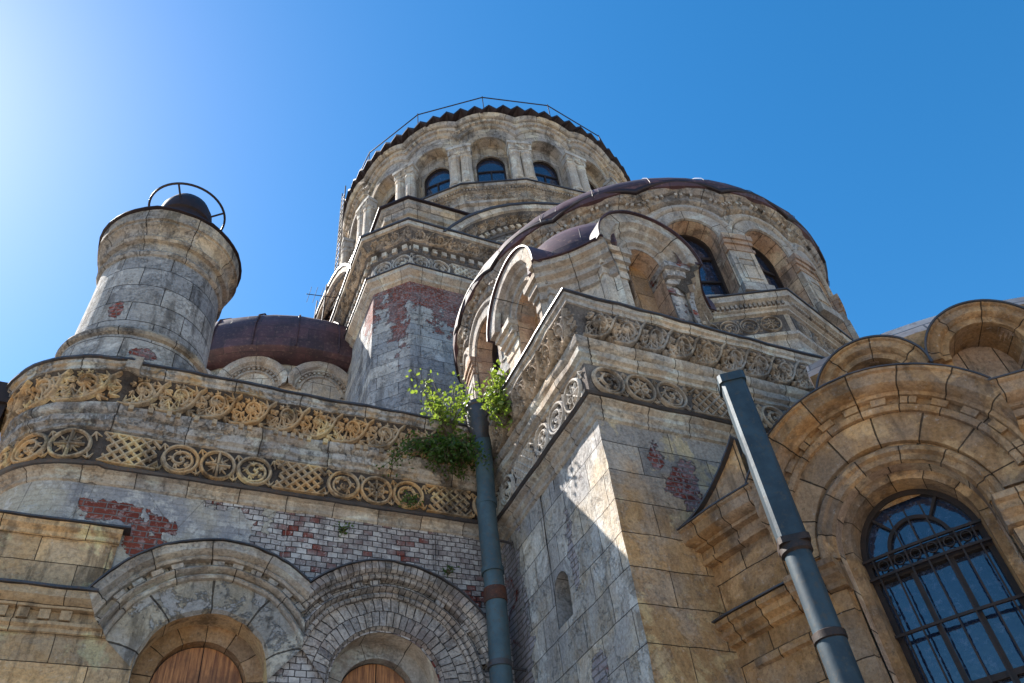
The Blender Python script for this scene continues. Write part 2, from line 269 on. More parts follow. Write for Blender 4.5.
class MB:
    def __init__(s, mp=WORLD): s.v = []; s.f = []; s.uv = []; s.mp = mp; s.mi = []; s.cur = 0
    def vt(s, u, o, z, uv=None):
        s.v.append(s.mp(u, o, z)); s.uv.append(uv if uv else (u, z)); return len(s.v)-1
    def face(s, *ids): s.f.append(ids); s.mi.append(s.cur)
    def grid(s, rows, close=False):
        for a, b in zip(rows[:-1], rows[1:]):
            n = len(a)
            for i in range(n if close else n-1):
                j = (i+1) % n; s.face(a[i], a[j], b[j], b[i])
    def box(s, u0, u1, o0, o1, z0, z1, du=.35, cap=True):
        n = max(1, int(abs(u1-u0)/du+.5)); prof = [(o0, z0), (o1, z0), (o1, z1), (o0, z1)]
        rows = []
        for i in range(n+1):
            u = u0+(u1-u0)*i/n; rows.append([s.vt(u, o, z, (u+o, z)) for o, z in prof])
        s.grid(rows, True); s.face(*rows[0]); s.face(*rows[-1])
        return s
    def sweep(s, u0, u1, prof, du=.3, zf=None, ue=None):
        """horizontal moulding: profile (out, z) swept along u, ends capped"""
        n = max(1, int(abs(u1-u0)/du+.5)); rows = []
        for i in range(n+1):
            u = u0+(u1-u0)*i/n; dz = zf(u) if zf else 0; acc = 0; r = []
            for k, (o, z) in enumerate(prof):
                uu = u0+(ue(z)-u0)*i/n if ue else u
                r.append(s.vt(uu, o, z+dz, (uu, z+o)))
            rows.append(r)
        s.grid(rows); s.face(*rows[0]); s.face(*rows[-1]); return s
    def arc(s, uc, zc, prof, a0, a1, n=40, closed=False, lim=None, caps=True):
        """arch moulding: profile (out, radius) swept from angle a0 to a1 (0 = right, pi = left)"""
        rows = []
        for i in range(n+1):
            r_ = []
            for (o, r) in prof:
                b0, b1 = (a0, a1) if lim is None else lim(r)
                a = b0+(b1-b0)*i/n
                r_.append(s.vt(uc+r*math.cos(a), o, zc+r*math.sin(a), (a*max(prof[0][1], .4), r+o)))
            rows.append(r_)
        s.grid(rows, closed)
        if caps and len(prof) > 2: s.face(*rows[0]); s.face(*rows[-1])
        return s
    def archwall(s, u0, u1, z0, z1, ops, o=0., du=.35, dz=1.2):
        """wall sheet with round-headed openings (uc, half width, spring z, sill z)"""
        ops = sorted(ops)
        def rect(a, b, c, d):
            if b-a < 1e-4 or d-c < 1e-4: return
            nu = max(1, int((b-a)/du+.5)); nz = max(1, int((d-c)/dz+.5))
            rows = [[s.vt(a+(b-a)*i/nu, o, c+(d-c)*j/nz) for i in range(nu+1)] for j in range(nz+1)]; s.grid(rows)
        x = u0
        for (uc, hw, zs, zb) in ops:
            rect(x, uc-hw, z0, z1); rect(uc-hw, uc+hw, z0, zb)
            n = 28; lo = []; hi = []
            for i in range(n+1):
                a = PI-PI*i/n; u = uc+hw*math.cos(a); lo.append(s.vt(u, o, zs+hw*math.sin(a))); hi.append(s.vt(u, o, z1))
            s.grid([lo, hi]); x = uc+hw
        rect(x, u1, z0, z1); return s
    def reveal(s, uc, hw, zs, zb, o0, o1, n=28, sill=True):
        """the depth of an opening from o0 back to o1"""
        pts = [(uc-hw, zb), (uc-hw, (zb+zs)/2)]+[(uc+hw*math.cos(PI-PI*i/n), zs+hw*math.sin(PI-PI*i/n)) for i in range(n+1)]+[(uc+hw, (zb+zs)/2), (uc+hw, zb)]
        L = 0; a = []; b = []; pu = pts[0]
        for p in pts:
            L += math.hypot(p[0]-pu[0], p[1]-pu[1]); pu = p
            a.append(s.vt(p[0], o0, p[1], (L, o0))); b.append(s.vt(p[0], o1, p[1], (L, o1)))
        s.grid([a, b])
        if sill: s.face(a[0], a[-1], b[-1], b[0])
        return s
    def archfill(s, uc, hw, zs, zb, o, n=28):
        """flat pane closing a round-headed opening"""
        lo = []; hi = []
        for i in range(n+1):
            a = PI-PI*i/n; u = uc+hw*math.cos(a); lo.append(s.vt(u, o, zb)); hi.append(s.vt(u, o, zs+hw*math.sin(a)))
        s.grid([lo, hi]); return s
    def ring(s, uc, zs, r0_, r1_, o0, o1, zb, n=28):
        """solid arched surround between r0_ and r1_ running down to zb"""
        def path(r): return [(uc-r, zb)]+[(uc+r*math.cos(PI-PI*i/n), zs+r*math.sin(PI-PI*i/n)) for i in range(n+1)]+[(uc+r, zb)]
        rows = []
        for k, (p, q) in enumerate(zip(path(r0_), path(r1_))):
            t = k*r1_*PI/n
            rows.append([s.vt(p[0], o0, p[1], (t, .0)), s.vt(p[0], o1, p[1], (t, .1)), s.vt(q[0], o1, q[1], (t, .4)), s.vt(q[0], o0, q[1], (t, .6))])
        s.grid(rows, True); s.face(*rows[0]); s.face(*rows[-1]); return s
    def relief(s, pts, w, h, o, taper=True, of=None):
        """raised carved strand along points (u, z) on the plane at out = o"""
        rows = []; n = len(pts)
        for i, (u, z) in enumerate(pts):
            a = pts[max(0, i-1)]; b = pts[min(n-1, i+1)]; tx, tz = b[0]-a[0], b[1]-a[1]; L = math.hypot(tx, tz) or 1; nx, nz = -tz/L, tx/L
            k = 1 if not taper else max(.25, min(1, 1.25-abs(2*i/(n-1)-1)*.6)) if taper is True else 1+(taper-1)*i/(n-1)
            W = w*k/2; oo = o+(of(z) if of else 0)
            r = []
            for (q, hh) in ((-1, -.15), (-.40, .85), (0, 1), (.62, .85), (1, -.15)):
                r.append(s.vt(u+nx*W*q, oo+h*hh*(1 if hh < 0 else k), z+nz*W*q))
            rows.append(r)
        s.grid(rows); s.face(*rows[0]); s.face(*rows[-1]); return s
    def tube(s, pts, r, n=8, cap=True):
        """round bar through world points"""
        P = [Vector(p) for p in pts]; rows = []; prev = None
        for i, p in enumerate(P):
            t = (P[min(i+1, len(P)-1)]-P[max(i-1, 0)]).normalized()
            ref = prev if prev is not None else (Vector((0, 0, 1)) if abs(t.z) < .9 else Vector((1, 0, 0)))
            a = ref-t*ref.dot(t); a.normalize(); prev = a; b = t.cross(a); rr = r[i] if isinstance(r, (list, tuple)) else r
            row = []
            for k in range(n):
                q = p+(a*math.cos(2*PI*k/n)+b*math.sin(2*PI*k/n))*rr; row.append(len(s.v)); s.v.append(tuple(q)); s.uv.append((k*rr, i*.1))
            rows.append(row)
        s.grid(rows, True)
        if cap: s.face(*rows[0]); s.face(*rows[-1])
        return s
    def lathe(s, cx, cy, prof, n=48, a0=0, a1=2*PI):
        rows = []; full = abs(a1-a0-2*PI) < 1e-6; N = n if full else n+1
        L = 0; lens = []
        for k, p in enumerate(prof):
            if k: L += math.hypot(p[0]-prof[k-1][0], p[1]-prof[k-1][1])
            lens.append(L)
        R0 = max(p[0] for p in prof)
        for i in range(n+1):
            a = a0+(a1-a0)*i/n; row = []
            for (r, z), q in zip(prof, lens):
                row.append(len(s.v)); s.v.append((cx+r*math.cos(a), cy+r*math.sin(a), z)); s.uv.append((R0*a, prof[0][1]+q))
            rows.append(row)
        s.grid(rows); return s
    def path(s, pts, prof, closed=False, us=0.):
        """moulding (out, z) carried along a plan polyline with mitred corners"""
        n = len(pts); rows = []; u = us
        N = n+1 if closed else n
        for k in range(N):
            i = k % n; p = Vector(pts[i])
            if closed: a = Vector(pts[i-1]); b = Vector(pts[(i+1) % n])
            else: a = Vector(pts[i-1]) if i else None; b = Vector(pts[i+1]) if i < n-1 else None
            ns = []
            for (q0, q1) in ((a, p), (p, b)):
                if q0 is None or q1 is None: continue
                d = (q1-q0).normalized(); ns.append(Vector((d.y, -d.x)))
            nn = ns[0] if len(ns) == 1 else (ns[0]+ns[1])/(1+max(-.5, ns[0].dot(ns[1])))
            if k: u += (p-Vector(pts[k-1])).length
            row = []
            for (o, z) in prof:
                row.append(len(s.v)); s.v.append((p.x+nn.x*o, p.y+nn.y*o, z)); s.uv.append((u, z+o*.6))
            rows.append(row)
        s.grid(rows)
        if not closed: s.face(*rows[0]); s.face(*rows[-1])
        return s
    def poly(s, pts, z):
        ids = []
        for p in pts: ids.append(len(s.v)); s.v.append((p[0], p[1], z)); s.uv.append((p[0], p[1]))
        s.face(*ids); return s
    def build(s, name, mat, parent=None, jit=0., smooth=38, label=None, js=2.6):
        me = bpy.data.meshes.new(name)
        v = s.v
        if jit:
            v = [tuple(Vector(p)+(noise.noise_vector(Vector(p)*js)+.5*noise.noise_vector(Vector(p)*js*3.1))*jit) for p in v]
        me.from_pydata(v, [], s.f)
        ul = me.uv_layers.new(name='UVMap')
        idx = [0]*len(me.loops); me.loops.foreach_get('vertex_index', idx)
        co = [c for i in idx for c in s.uv[i]]; ul.data.foreach_set('uv', co)
        for mm in (mat if isinstance(mat, list) else [mat]): me.materials.append(mm)
        if isinstance(mat, list): me.polygons.foreach_set('material_index', s.mi)
        bm = bmesh.new(); bm.from_mesh(me); bmesh.ops.recalc_face_normals(bm, faces=bm.faces); bm.to_mesh(me); bm.free()
        if 'pattern' in name: smooth = 24
        if smooth:
            me.polygons.foreach_set('use_smooth', [True]*len(me.polygons)); me.set_sharp_from_angle(angle=R_(smooth))
        me.update()
        o = bpy.data.objects.new(name, me); C.objects.link(o)
        if parent: o.parent = parent
        if label: o['label'] = label
        return o

def thing(name, label, cat, loc=(0, 0, 0), group=None):
    o = bpy.data.objects.new(name, None); C.objects.link(o); o.location = loc; o['label'] = label; o['category'] = cat
    if group: o['group'] = group
    o.empty_display_size = .2
    bpy.context.view_layer.update()
    return o
def node(name, parent, label=None): 
    o = bpy.data.objects.new(name, None); C.objects.link(o); o.parent = parent
    if label: o['label'] = label
    return o

# ---------- carved ornament motifs in a band of height h centred at z
def arcpts(u, z, r, a0, a1, n): return [(u+r*math.cos(a0+(a1-a0)*i/n), z+r*math.sin(a0+(a1-a0)*i/n)) for i in range(n+1)]
def spiral(u, z, r0_, r1_, a0, turns, n, sgn=1): return [(u+(r0_+(r1_-r0_)*i/n)*math.cos(a0+sgn*turns*2*PI*i/n), z+(r0_+(r1_-r0_)*i/n)*math.sin(a0+sgn*turns*2*PI*i/n)) for i in range(n+1)]
def m_leaf(mb, u, z, a, L, w, h, o, of=None):
    """three-lobed carved leaf"""
    for da, k in ((-.75, .7), (0, 1), (.75, .7)):
        c, s_ = math.cos(a+da), math.sin(a+da)
        mb.relief([(u+c*L*k*t, z+s_*L*k*t) for t in (0, .35, .7, 1)], w, h, o, .35, of)
def m_ring(mb, u, z, h, o, d, kind, fl=1, of=None):
    r = .43*h; w = .085*h
    mb.relief(arcpts(u, z, r, 0, 2*PI, 26), w*1.2, d, o, False, of)
    if kind == 'cross':
        mb.relief([(u, z-r), (u, z), (u, z+r)], w, d*.9, o, False, of); mb.relief([(u-r*.75, z), (u, z), (u+r*.75, z)], w, d*.9, o, False, of)
        for k in range(4): 
            a = PI/4+k*PI/2; m_leaf(mb, u+r*.25*math.cos(a), z+r*.25*math.sin(a), a, r*.55, w*.9, d*.7, o, of)
    elif kind == 'rosette':
        for k in range(8): 
            a = k*PI/4; mb.relief([(u+r*t*math.cos(a), z+r*t*math.sin(a)) for t in (.1, .4, .8)], w*1.2, d*.8, o, True, of)
        mb.relief(arcpts(u, z, r*.5, 0, 2*PI, 16), w*.7, d*.8, o, False, of)
    else:
        mb.relief(spiral(u, z, r*.95, r*.12, PI/2*(1+fl), 1.6, 30, fl), w*1.1, d*.9, o, .7, of)
        for k in range(5):
            a = k*1.26+.4; m_leaf(mb, u+r*.45*math.cos(a), z+r*.45*math.sin(a), a+fl*1.0, r*.42, w*.9, d*.65, o, of)
        m_leaf(mb, u, z, fl*.8, r*.4, w, d*.8, o, of)
def m_lattice(mb, u, z, h, L, o, d, of=None):
    w = .075*h; r = h*.44; n = max(2, int(L/(h*.26)))
    for sgn in (-1, 1):
        for i in range(-3, n+3):
            x0 = u-L/2+i*h*.29; pts = []
            for t in (0, .25, .5, .75, 1):
                x = x0+t*2*r; zz = z+sgn*(-r+t*2*r); 
                if abs(x-u) <= L/2: pts.append((x, zz))
            if len(pts) > 1: mb.relief(pts, w*1.15, d*(.85 if sgn < 0 else 1), o, False, of)
    for sgn in (-1, 1): mb.relief([(u-L/2, z+sgn*r), (u+L/2, z+sgn*r)], w, d, o, False, of)
def frieze_rings(mb, u0, u1, z0, z1, o, d, seq, of=None):
    h = z1-z0; z = (z0+z1)/2; u = u0; i = 0; fl = 1
    while u < u1-.3*h:
        k = seq[i % len(seq)]; i += 1
        L = 1.5*h if k == 'lat' else .94*h
        if u+L > u1+.25*h: break
        if k == 'lat': m_lattice(mb, u+L/2, z, h, L*.92, o, d, of)
        else:
            m_ring(mb, u+L/2, z, h, o, d, k, fl, of); fl = -fl
        for sgn in (-1, 1): m_leaf(mb, u+L, z+sgn*.40*h, -sgn*PI/2+.3, .26*h, .07*h, d*.7, o, of)
        u += L
def frieze_acanthus(mb, u0, u1, z0, z1, o, d, P, of=None, seed=1):
    """big rolling acanthus scrolls one after another, each a little different"""
    rnd = random.Random(seed*31+int(u0*10)); J = lambda a: rnd.uniform(-a, a)
    h = z1-z0; z = (z0+z1)/2; n = max(1, int((u1-u0)/P+.5)); P = (u1-u0)/n
    for i in range(n):
        u = u0+P*(i+.5); R = h*.40
        # the sweeping stem
        mb.relief([(u-P*.62, z0+.02*h), (u-P*.36, z0+.03*h), (u-P*.08, z0+.08*h+J(.02)*h), (u+P*.16, z0+.22*h), (u+P*.34, z0+.48*h), (u+P*.44, z0+.78*h), (u+P*.60, z0+.97*h)], .15*h, d*1.2, o, .85, of)
        # leaves breaking out of the stem on both sides
        for t, zz, a, L in ((-.45, .10, .9, .42), (-.22, .10, 1.25, .5), (-.02, .16, 1.7, .5), (.16, .30, 2.2, .45), (.30, .52, 2.6, .42), (.40, .78, 2.9, .36), (.24, .16, -.2, .30), (.42, .46, .1, .28), (.48, .22, .7, .34), (.50, .70, -.5, .26)):
            m_leaf(mb, u+t*P, z0+zz*h, a+J(.25), L*h*(1+J(.15)), .115*h, d*(.8+J(.15)), o, of)
        # the curl
        cu_, cz = u-.06*P+J(.02)*P, z+.10*h
        mb.relief(spiral(cu_, cz, R*.80, R*.16, -1.2+J(.2), 1.05, 18, 1), .12*h, d, o, .7, of)
        for k in range(4): m_leaf(mb, cu_, cz, k*1.57+J(.4), R*.55, .12*h, d*.95, o, of)
        for k in range(5):
            a = .5+k*.75+J(.2); m_leaf(mb, cu_+R*.7*math.cos(a), cz+R*.7*math.sin(a), a+.6, R*.42, .10*h, d*.8, o, of)
def dentils(mb, u0, u1, o0, o1, z0, z1, p, miss=.0):
    n = int((u1-u0)/p); mb.box(u0, u1, o0-.014, o0+.004, z0+.006, z1-.006)
    for i in range(n):
        if random.random() < miss: continue
        u = u0+(i+.5)*(u1-u0)/n; mb.box(u-p*.27, u+p*.27, o0, o1, z0, z1)
def arc_dentils(mb, uc, zc, r0_, r1_, o0, o1, a0, a1, p, miss=.0, k=.27):
    n = int(abs(a1-a0)*r0_/p); q = .1*(r1_-r0_)
    mb.arc(uc, zc, [(o0-.012, r0_+q), (o0+.005, r0_+q), (o0+.005, r1_-q), (o0-.012, r1_-q)], a0, a1, 40, True)
    for i in range(n):
        if random.random() < miss: continue
        a = a0+(i+.5)*(a1-a0)/n; da = k*p/r0_*(1 if a1 > a0 else -1)
        mb.arc(uc, zc, [(o0, r0_), (o1, r0_), (o1, r1_), (o0, r1_)], a-da, a+da, 1, True)

# ------------------------------------------------------------ ground
gb = MB(); gb.poly([(-400, -400), (400, -400), (400, 400), (-400, 400)], 0)
g = gb.build('ground', M['ground'], None, smooth=0); g['kind'] = 'structure'

church = thing('church', 'weathered Byzantine style brick and stone church with carved friezes, drums and maroon domes', 'church', (0, 0, 0))

# ------------------------------------------------------------ low wall on the left with two arched windows
A = flat(0, 9.0, 1, 0)
WA, WB_ = .63, 2.635          # window axes
ZS = 5.42                    # spring of the openings
wall = node('wall', church, 'limewashed brick wall with flaking plaster and two round arches')
mb = MB(A); mb.archwall(-1.06, 4.28, 0, 9.2, [(WA, .69, ZS, 2.6), (WB_, .66, ZS, 2.6)], 0, .3, .6)
mb.build('wall_face', M['brick'], wall, .012)
# rounded corner
RC = (-1.05, 10.02); RR = 1.03
arcp = [(RC[0]+RR*math.cos(R_(a)), RC[1]+RR*math.sin(R_(a))) for a in range(150, 271, 6)]
mb = MB(); mb.path([(RC[0]+RR*math.cos(R_(150)), 30)]+arcp, [(0, 0), (0, 3.5), (0, 7.0), (0, 9.2)], us=-23.6)
mb.build('rounded_corner', M['brick'], wall, .015)
apath = arcp+[(-.98, 8.97), (-.92, 9.0), (.5, 9.0), (2.2, 9.0), (4.6, 9.0)]
# entablature profile: lower moulding, rings band, mid moulding, scroll band, crown
low = [(0, 7.46), (.035, 7.48), (.035, 7.54), (.075, 7.58), (.075, 7.64), (.14, 7.68), (.14, 7.71)]
rod = [(.13, 7.705), (.165, 7.705), (.19, 7.73), (.165, 7.755), (.08, 7.78)]
band1 = [(.075, 7.76), (.075, 8.30)]
mid = [(.07, 8.28), (.11, 8.30), (.11, 8.35), (.16, 8.38), (.17, 8.46), (.12, 8.49), (.12, 8.52), (.17, 8.55), (.19, 8.60), (.19, 8.65)]
band2 = [(.14, 8.64), (.15, 8.80), (.21, 9.0), (.28, 9.10)]
crown = [(.24, 9.09), (.30, 9.10), (.30, 9.16), (.335, 9.18), (.335, 9.25)]
capst = [(.335, 9.245), (.37, 9.25), (.37, 9.275), (-.5, 9.48)]
corn = node('cornice', church, 'worn entablature with ochre scroll and ring friezes over the brick wall')
def dens(pts, d=.3):
    out = [pts[0]]
    for a, b in zip(pts[:-1], pts[1:]):
        n = max(1, int(math.hypot(b[0]-a[0], b[1]-a[1])/d))
        for i in range(1, n+1): out.append((a[0]+(b[0]-a[0])*i/n, a[1]+(b[1]-a[1])*i/n))
    return out
def entabl(path, corn, t1, t2, ground, jit, low=low):
    P = dens(path, .16)
    MB().path(P, low).build('lower_moulding', t1, corn, jit)
    MB().path(P, rod).build('drip_edge', M['tin'], corn, jit*.6)
    MB().path(P, band1).build('lower_band', ground, corn, jit*.4)
    MB().path(P, mid).build('middle_moulding', t2, corn, jit*1.3)
    MB().path(P, band2).build('upper_band', ground, corn, jit*.4)
    MB().path(P, crown).build('crown_moulding', t2, corn, jit*1.4)
    MB().path(P, capst).build('flashing', M['tin'], corn, jit*.9)
lowA = [(0, 7.56), (.03, 7.58), (.03, 7.63), (.06, 7.66), (.06, 7.69), (.14, 7.71)]
entabl(apath, corn, M['trim_pale'], M['trim_band'], M['soot'], .022, lowA)
of2 = lambda z: (z-8.66)*.30
mb = MB(A); frieze_rings(mb, -1.03, 4.2, 7.79, 8.27, .095, .038, ['lat', 'r', 'cross', 'r', 'lat', 'r', 'rosette', 'r'])
mb.build('ring_carving_pattern', M['orn'], corn, .006)
mb = MB(A); frieze_acanthus(mb, -.93, 4.1, 8.66, 9.08, .145, .058, .44, of2)
mb.build('scroll_carving_pattern', M['orn'], corn, .010)
mb = MB(A); dentils(mb, -.85, 4.2, .15, .225, 8.585, 8.655, .11, .3); mb.build('bead_moulding', M['orn'], corn, .008)
AC_ = cyl(RC[0], RC[1], RR, R_(270))
mb = MB(AC_); frieze_rings(mb, -1.40, -.0, 7.79, 8.27, .095, .038, ['r', 'r', 'cross']); mb.build('ring_carving_pattern', M['orn'], corn, .006)
mb = MB(AC_); frieze_acanthus(mb, -1.9, -.02, 8.66, 9.08, .145, .058, .46, of2); mb.build('scroll_carving_pattern', M['orn'], corn, .010)
mb = MB(A); mb.box(-.98, -.80, .26, .40, 9.10, 9.34); mb.build('broken_block', M['trim_pale'], corn, .03)
# wall head behind the cornice and the roof of the low wing
mb = MB(); mb.box(-.9, 4.28, 9.3, 9.6, 7.7, 9.4); mb.build('wall_head', M['brick'], wall, 0)
mb = MB(); mb.path([(-1.9, 24), (-1.9, 10.2), (-1.7, 9.6), (-1.05, 9.15), (4.3, 9.15)], [(.0, 9.36), (-3.0, 9.6)]); mb.build('roof', M['roof'], church, 0)

# arches over the two windows
ZH = 5.42
arches = []
def lim1(r):
    dv = 1.0025
    lo = math.acos(min(1, dv/r)) if r > dv else 0
    return (lo, PI-math.asin((6.09-(1.455-r)-ZH)/r))
def lim2(r):
    dv = 1.0025
    hi = PI-(math.acos(min(1, dv/r)) if r > dv else 0)
    return (R_(2), hi)
for k, (uc, lm, tm, vm) in enumerate(((WA, lim1, M['trim_pale'], M['vouss_grey']), (WB_, lim2, M['brick_arch'], M['brick_arch']))):
    ar = node('arch', church, 'pale stone arch with label moulding' if k == 0 else 'bare brick arch with label moulding')
    MB(A).arc(uc, ZH, [(.005, .68), (.055, .71), (.055, 1.06), (.0, 1.07)], 0.0, PI, 56, lim=lambda r, lm=lm: (max(0, lm(r)[0]), lm(r)[1]) if r > 1.0025 else (0, PI)).build('voussoir_ring', vm, ar, .022)
    MB(A).arc(uc, ZH, [(.0, 1.05), (.10, 1.065), (.12, 1.09), (.10, 1.115), (.06, 1.12), (.06, 1.135), (.15, 1.15), (.17, 1.17), (.15, 1.19)], 0, PI, 56, lim=lm).build('inner_roll', tm, ar, .014)
    MB(A).arc(uc, ZH, [(.0, 1.19), (.085, 1.19), (.085, 1.26), (.0, 1.26)], 0, PI, 56, lim=lm).build('dentil_bed', vm, ar, .012)
    db = MB(A); a0_, a1_ = lm(1.23); arc_dentils(db, uc, ZH, 1.20, 1.255, .08, .145, a0_, a1_, .20, .15 if k == 0 else .6, .3); db.build('dentil_moulding', tm, ar, .012)
    MB(A).arc(uc, ZH, [(.0, 1.26), (.17, 1.265), (.19, 1.29), (.17, 1.315), (.21, 1.33), (.25, 1.36), (.25, 1.455), (0, 1.46)], 0, PI, 64, lim=lm).build('hood_moulding', tm, ar, .020)
    MB(A).arc(uc, ZH, [(-.02, 1.458), (.285, 1.458), (.285, 1.474), (-.02, 1.49)], 0, PI, 64, lim=lm).build('flashing', M['tin'], ar, .010)
# horizontal cornice running in from the left, on a slightly proud lower storey
low_wall = node('wall', church, 'warm ochre block wall with a moulded ledge at lower left')
mb = MB(A); mb.archwall(-6, -.58, 0, 6.95, [], .05, .3, .5); mb.build('wall_face', M['block'], low_wall, .012)
mb = MB(A); mb.box(-.60, WA-.70, -.1, .045, 2, 5.74); mb.build('wall_face', M['block'], low_wall, .006)
mb = MB(A); mb.box(-.58, -.52, -.1, .03, 5.8, 6.9); mb.build('wall_end', M['block'], low_wall, .02)
lc = node('cornice', church, 'dentilled ochre cornice running into the pale arch')
zt = 6.09-.055
UE = lambda z: WA-math.sqrt(max(.01, (1.455-(6.09-z))**2-(z-ZH)**2))+.004
lu = WA+1.38*math.cos(R_(153.5))
MB(A).sweep(-6, lu+.02, [(.05, zt-.36), (.10, zt-.34), (.10, zt-.30), (.14, zt-.28), (.14, zt-.245), (.085, zt-.24), (.085, zt-.12), (.17, zt-.115), (.17, zt-.08), (.22, zt-.06), (.26, zt-.03), (.26, zt+.05), (.05, zt+.055)], .12, None, UE).build('moulding', M['block'], lc, .010)
mb = MB(A); dentils(mb, -6, lu-.1, .08, .15, zt-.225, zt-.125, .19); mb.build('dentil_moulding', M['block'], lc, .006)
MB(A).sweep(-6, lu+.05, [(.0, zt+.055), (.295, zt+.055), (.295, zt+.08), (.04, zt+.10)], .15).build('flashing', M['tin'], lc, .008)
MB(A).sweep(-6, -.5, [(.05, 6.76), (.09, 6.78), (.09, 6.83), (.15, 6.87), (.15, 6.93), (.05, 6.935)], .12).build('ledge_moulding', M['block'], lc, .010)
MB(A).sweep(-6, -.42, [(-.02, 6.935), (.185, 6.935), (.185, 6.955), (-.02, 7.0)], .15).build('ledge_flashing', M['tin'], lc, .006)

# the windows, boarded up
for k, (uc, hw) in enumerate(((WA, .69), (WB_, .66))):
    win = node('window', church, 'arched window boarded with brown planks')
    MB(A).reveal(uc, hw, ZS, 2.6, 0, -.32).build('jamb', M['block'] if k == 0 else M['trim_pale'], win, .012)
    mb = MB(A); mb.ring(uc, ZS, hw-.19, hw+.02, -.5, -.30, 2.6); mb.build('surround', M['vouss'] if k == 0 else M['trim_pale'], win, .012)
    MB(A).archfill(uc, hw-.15, ZS, 2.6, -.45).build('board_back', M['iron'], win)
    for j, (a, b) in enumerate(((-.5, .0), (.01, .5))):
        mb = MB(A); n = 12; lo = []; hi = []
        for i in range(n+1):
            u = uc+a+(b-a)*i/n; zz = ZS+math.sqrt(max(0, (hw-.205)**2-(u-uc)**2)); lo.append(mb.vt(u, -.43+.012*j, 2.6)); hi.append(mb.vt(u, -.43+.012*j, zz))
        mb.grid([lo, hi]); mb.build('board', M['wood'], win, .004)

# ------------------------------------------------------------ corner block (front wall and side wall)
XB, YC = 4.28, 6.08
blk = node('wall', church, 'corner block of ochre ashlar with a grey flaking side')
B = flat(XB, 9.0, 0, -1); CW = flat(0, YC, 1, 0)
mb = MB(B); mb.archwall(0, 9.0-YC, 0, 9.2, [(1.49, .19, 6.08, 5.66)], 0, .16, .3); mb.build('side_face', M['ashlar_side'], blk, .014)
mb = MB(B); mb.reveal(1.49, .19, 6.08, 5.66, 0, -.40); mb.archfill(1.49, .19, 6.08, 5.66, -.39); mb.build('niche', M['ashlar_side'], blk, .01)
mb = MB(CW); mb.archwall(XB, 12, 0, 9.2, [], 0, .2, .3); mb.build('front_face', M['ashlar'], blk, .012)
ec = node('cornice', church, 'entablature with grey scroll and knotwork friezes on the corner block')
entabl([(XB, 9.3), (XB, YC), (12, YC)], ec, M['trim_pale'], M['trim_pale'], M['soot_pale'], .014)
for mp, a, b in ((B, -.2, 9.0-YC+.02), (CW, XB-.02, 9.6)):
    mb = MB(mp); frieze_rings(mb, a+(0 if mp is CW else .1), b+.05, 7.79, 8.27, .095, .038, ['r', 'rosette', 'r', 'lat', 'cross'] if mp is CW else ['rosette', 'r', 'lat', 'r', 'r']); mb.build('ring_carving_pattern', M['orn_grey'] if mp is CW else M['orn_pale'], ec, .006)
    mb = MB(mp); frieze_acanthus(mb, a, b+.15, 8.66, 9.08, .145, .07, .42, of2); mb.build('scroll_carving_pattern', M['orn_grey'], ec, .010)
mb = MB(); mb.poly([(XB-.2, YC-.2), (15, YC-.2), (15, 16), (XB-.2, 16)], 9.42); mb.build('roof', M['tin'], church, 0, 0)

# ------------------------------------------------------------ curved apse on the right
AX, AY, AR = 10.6, 7.1, 5.4
TH0 = R_(180+32.3)
AP = cyl(AX, AY, AR, TH0)
uth = lambda th: AR*R_(th-32.3)
apse = node('apse', church, 'curved ochre stone apse with a hooded arch window')
mb = MB(AP); mb.archwall(uth(7), uth(150), 0, 5.98, [(0, .68, 5.12, 1.2)], 0, .15, .4); mb.build('wall_face', M['apse'], apse, .010)
zh, rh = 5.30, 1.40
vl = 1.16
def limA(r):
    lo = math.acos(min(1, vl/r)) if r > vl else R_(2)
    return (lo, PI-lo)
mb = MB(AP); mb.arc(0, 5.12, [(.0, .665), (.05, .68), (.05, .74), (.09, .76), (.09, .80), (.05, .83), (.0, .84)], 0, PI, 44); mb.build('archivolt', M['trim_apse'], apse, .008)
MB(AP).arc(0, zh-.12, [(0, .82), (.045, .83), (.045, 1.13), (-.5, 1.13), (-.5, .82)], .02, PI-.02, 44, True).build('voussoir_ring', M['vouss'], apse, .008)
MB(AP).arc(0, zh, [(-.3, 1.02), (.09, 1.02), (.11, 1.05), (.11, 1.075), (.07, 1.08), (.07, 1.16), (.14, 1.165), (.15, 1.20), (.24, 1.215), (.27, 1.24), (.27, 1.36), (.30, 1.375), (.30, 1.40), (-.35, 1.42)], 0, PI, 48, lim=limA).build('hood_moulding', M['trim_apse'], apse, .008)
db = MB(AP); a0_, a1_ = limA(1.15); arc_dentils(db, 0, zh, 1.085, 1.155, .06, .125, a0_, a1_, .24, .0, .28); db.build('dentil_moulding', M['trim_apse'], apse, .005)
MB(AP).arc(0, zh, [(-.35, 1.41), (.315, 1.402), (.315, 1.415), (-.35, 1.44)], 0, PI, 48, lim=limA).build('flashing', M['tin'], apse, .004)
zc = zh+math.sqrt(rh**2-vl**2)
prof = [(0, zc-.42), (.09, zc-.40), (.11, zc-.36), (.07, zc-.34), (.07, zc-.25), (.15, zc-.235), (.15, zc-.20), (.24, zc-.18), (.27, zc-.15), (.27, zc-.04), (.30, zc-.02), (.30, zc)]
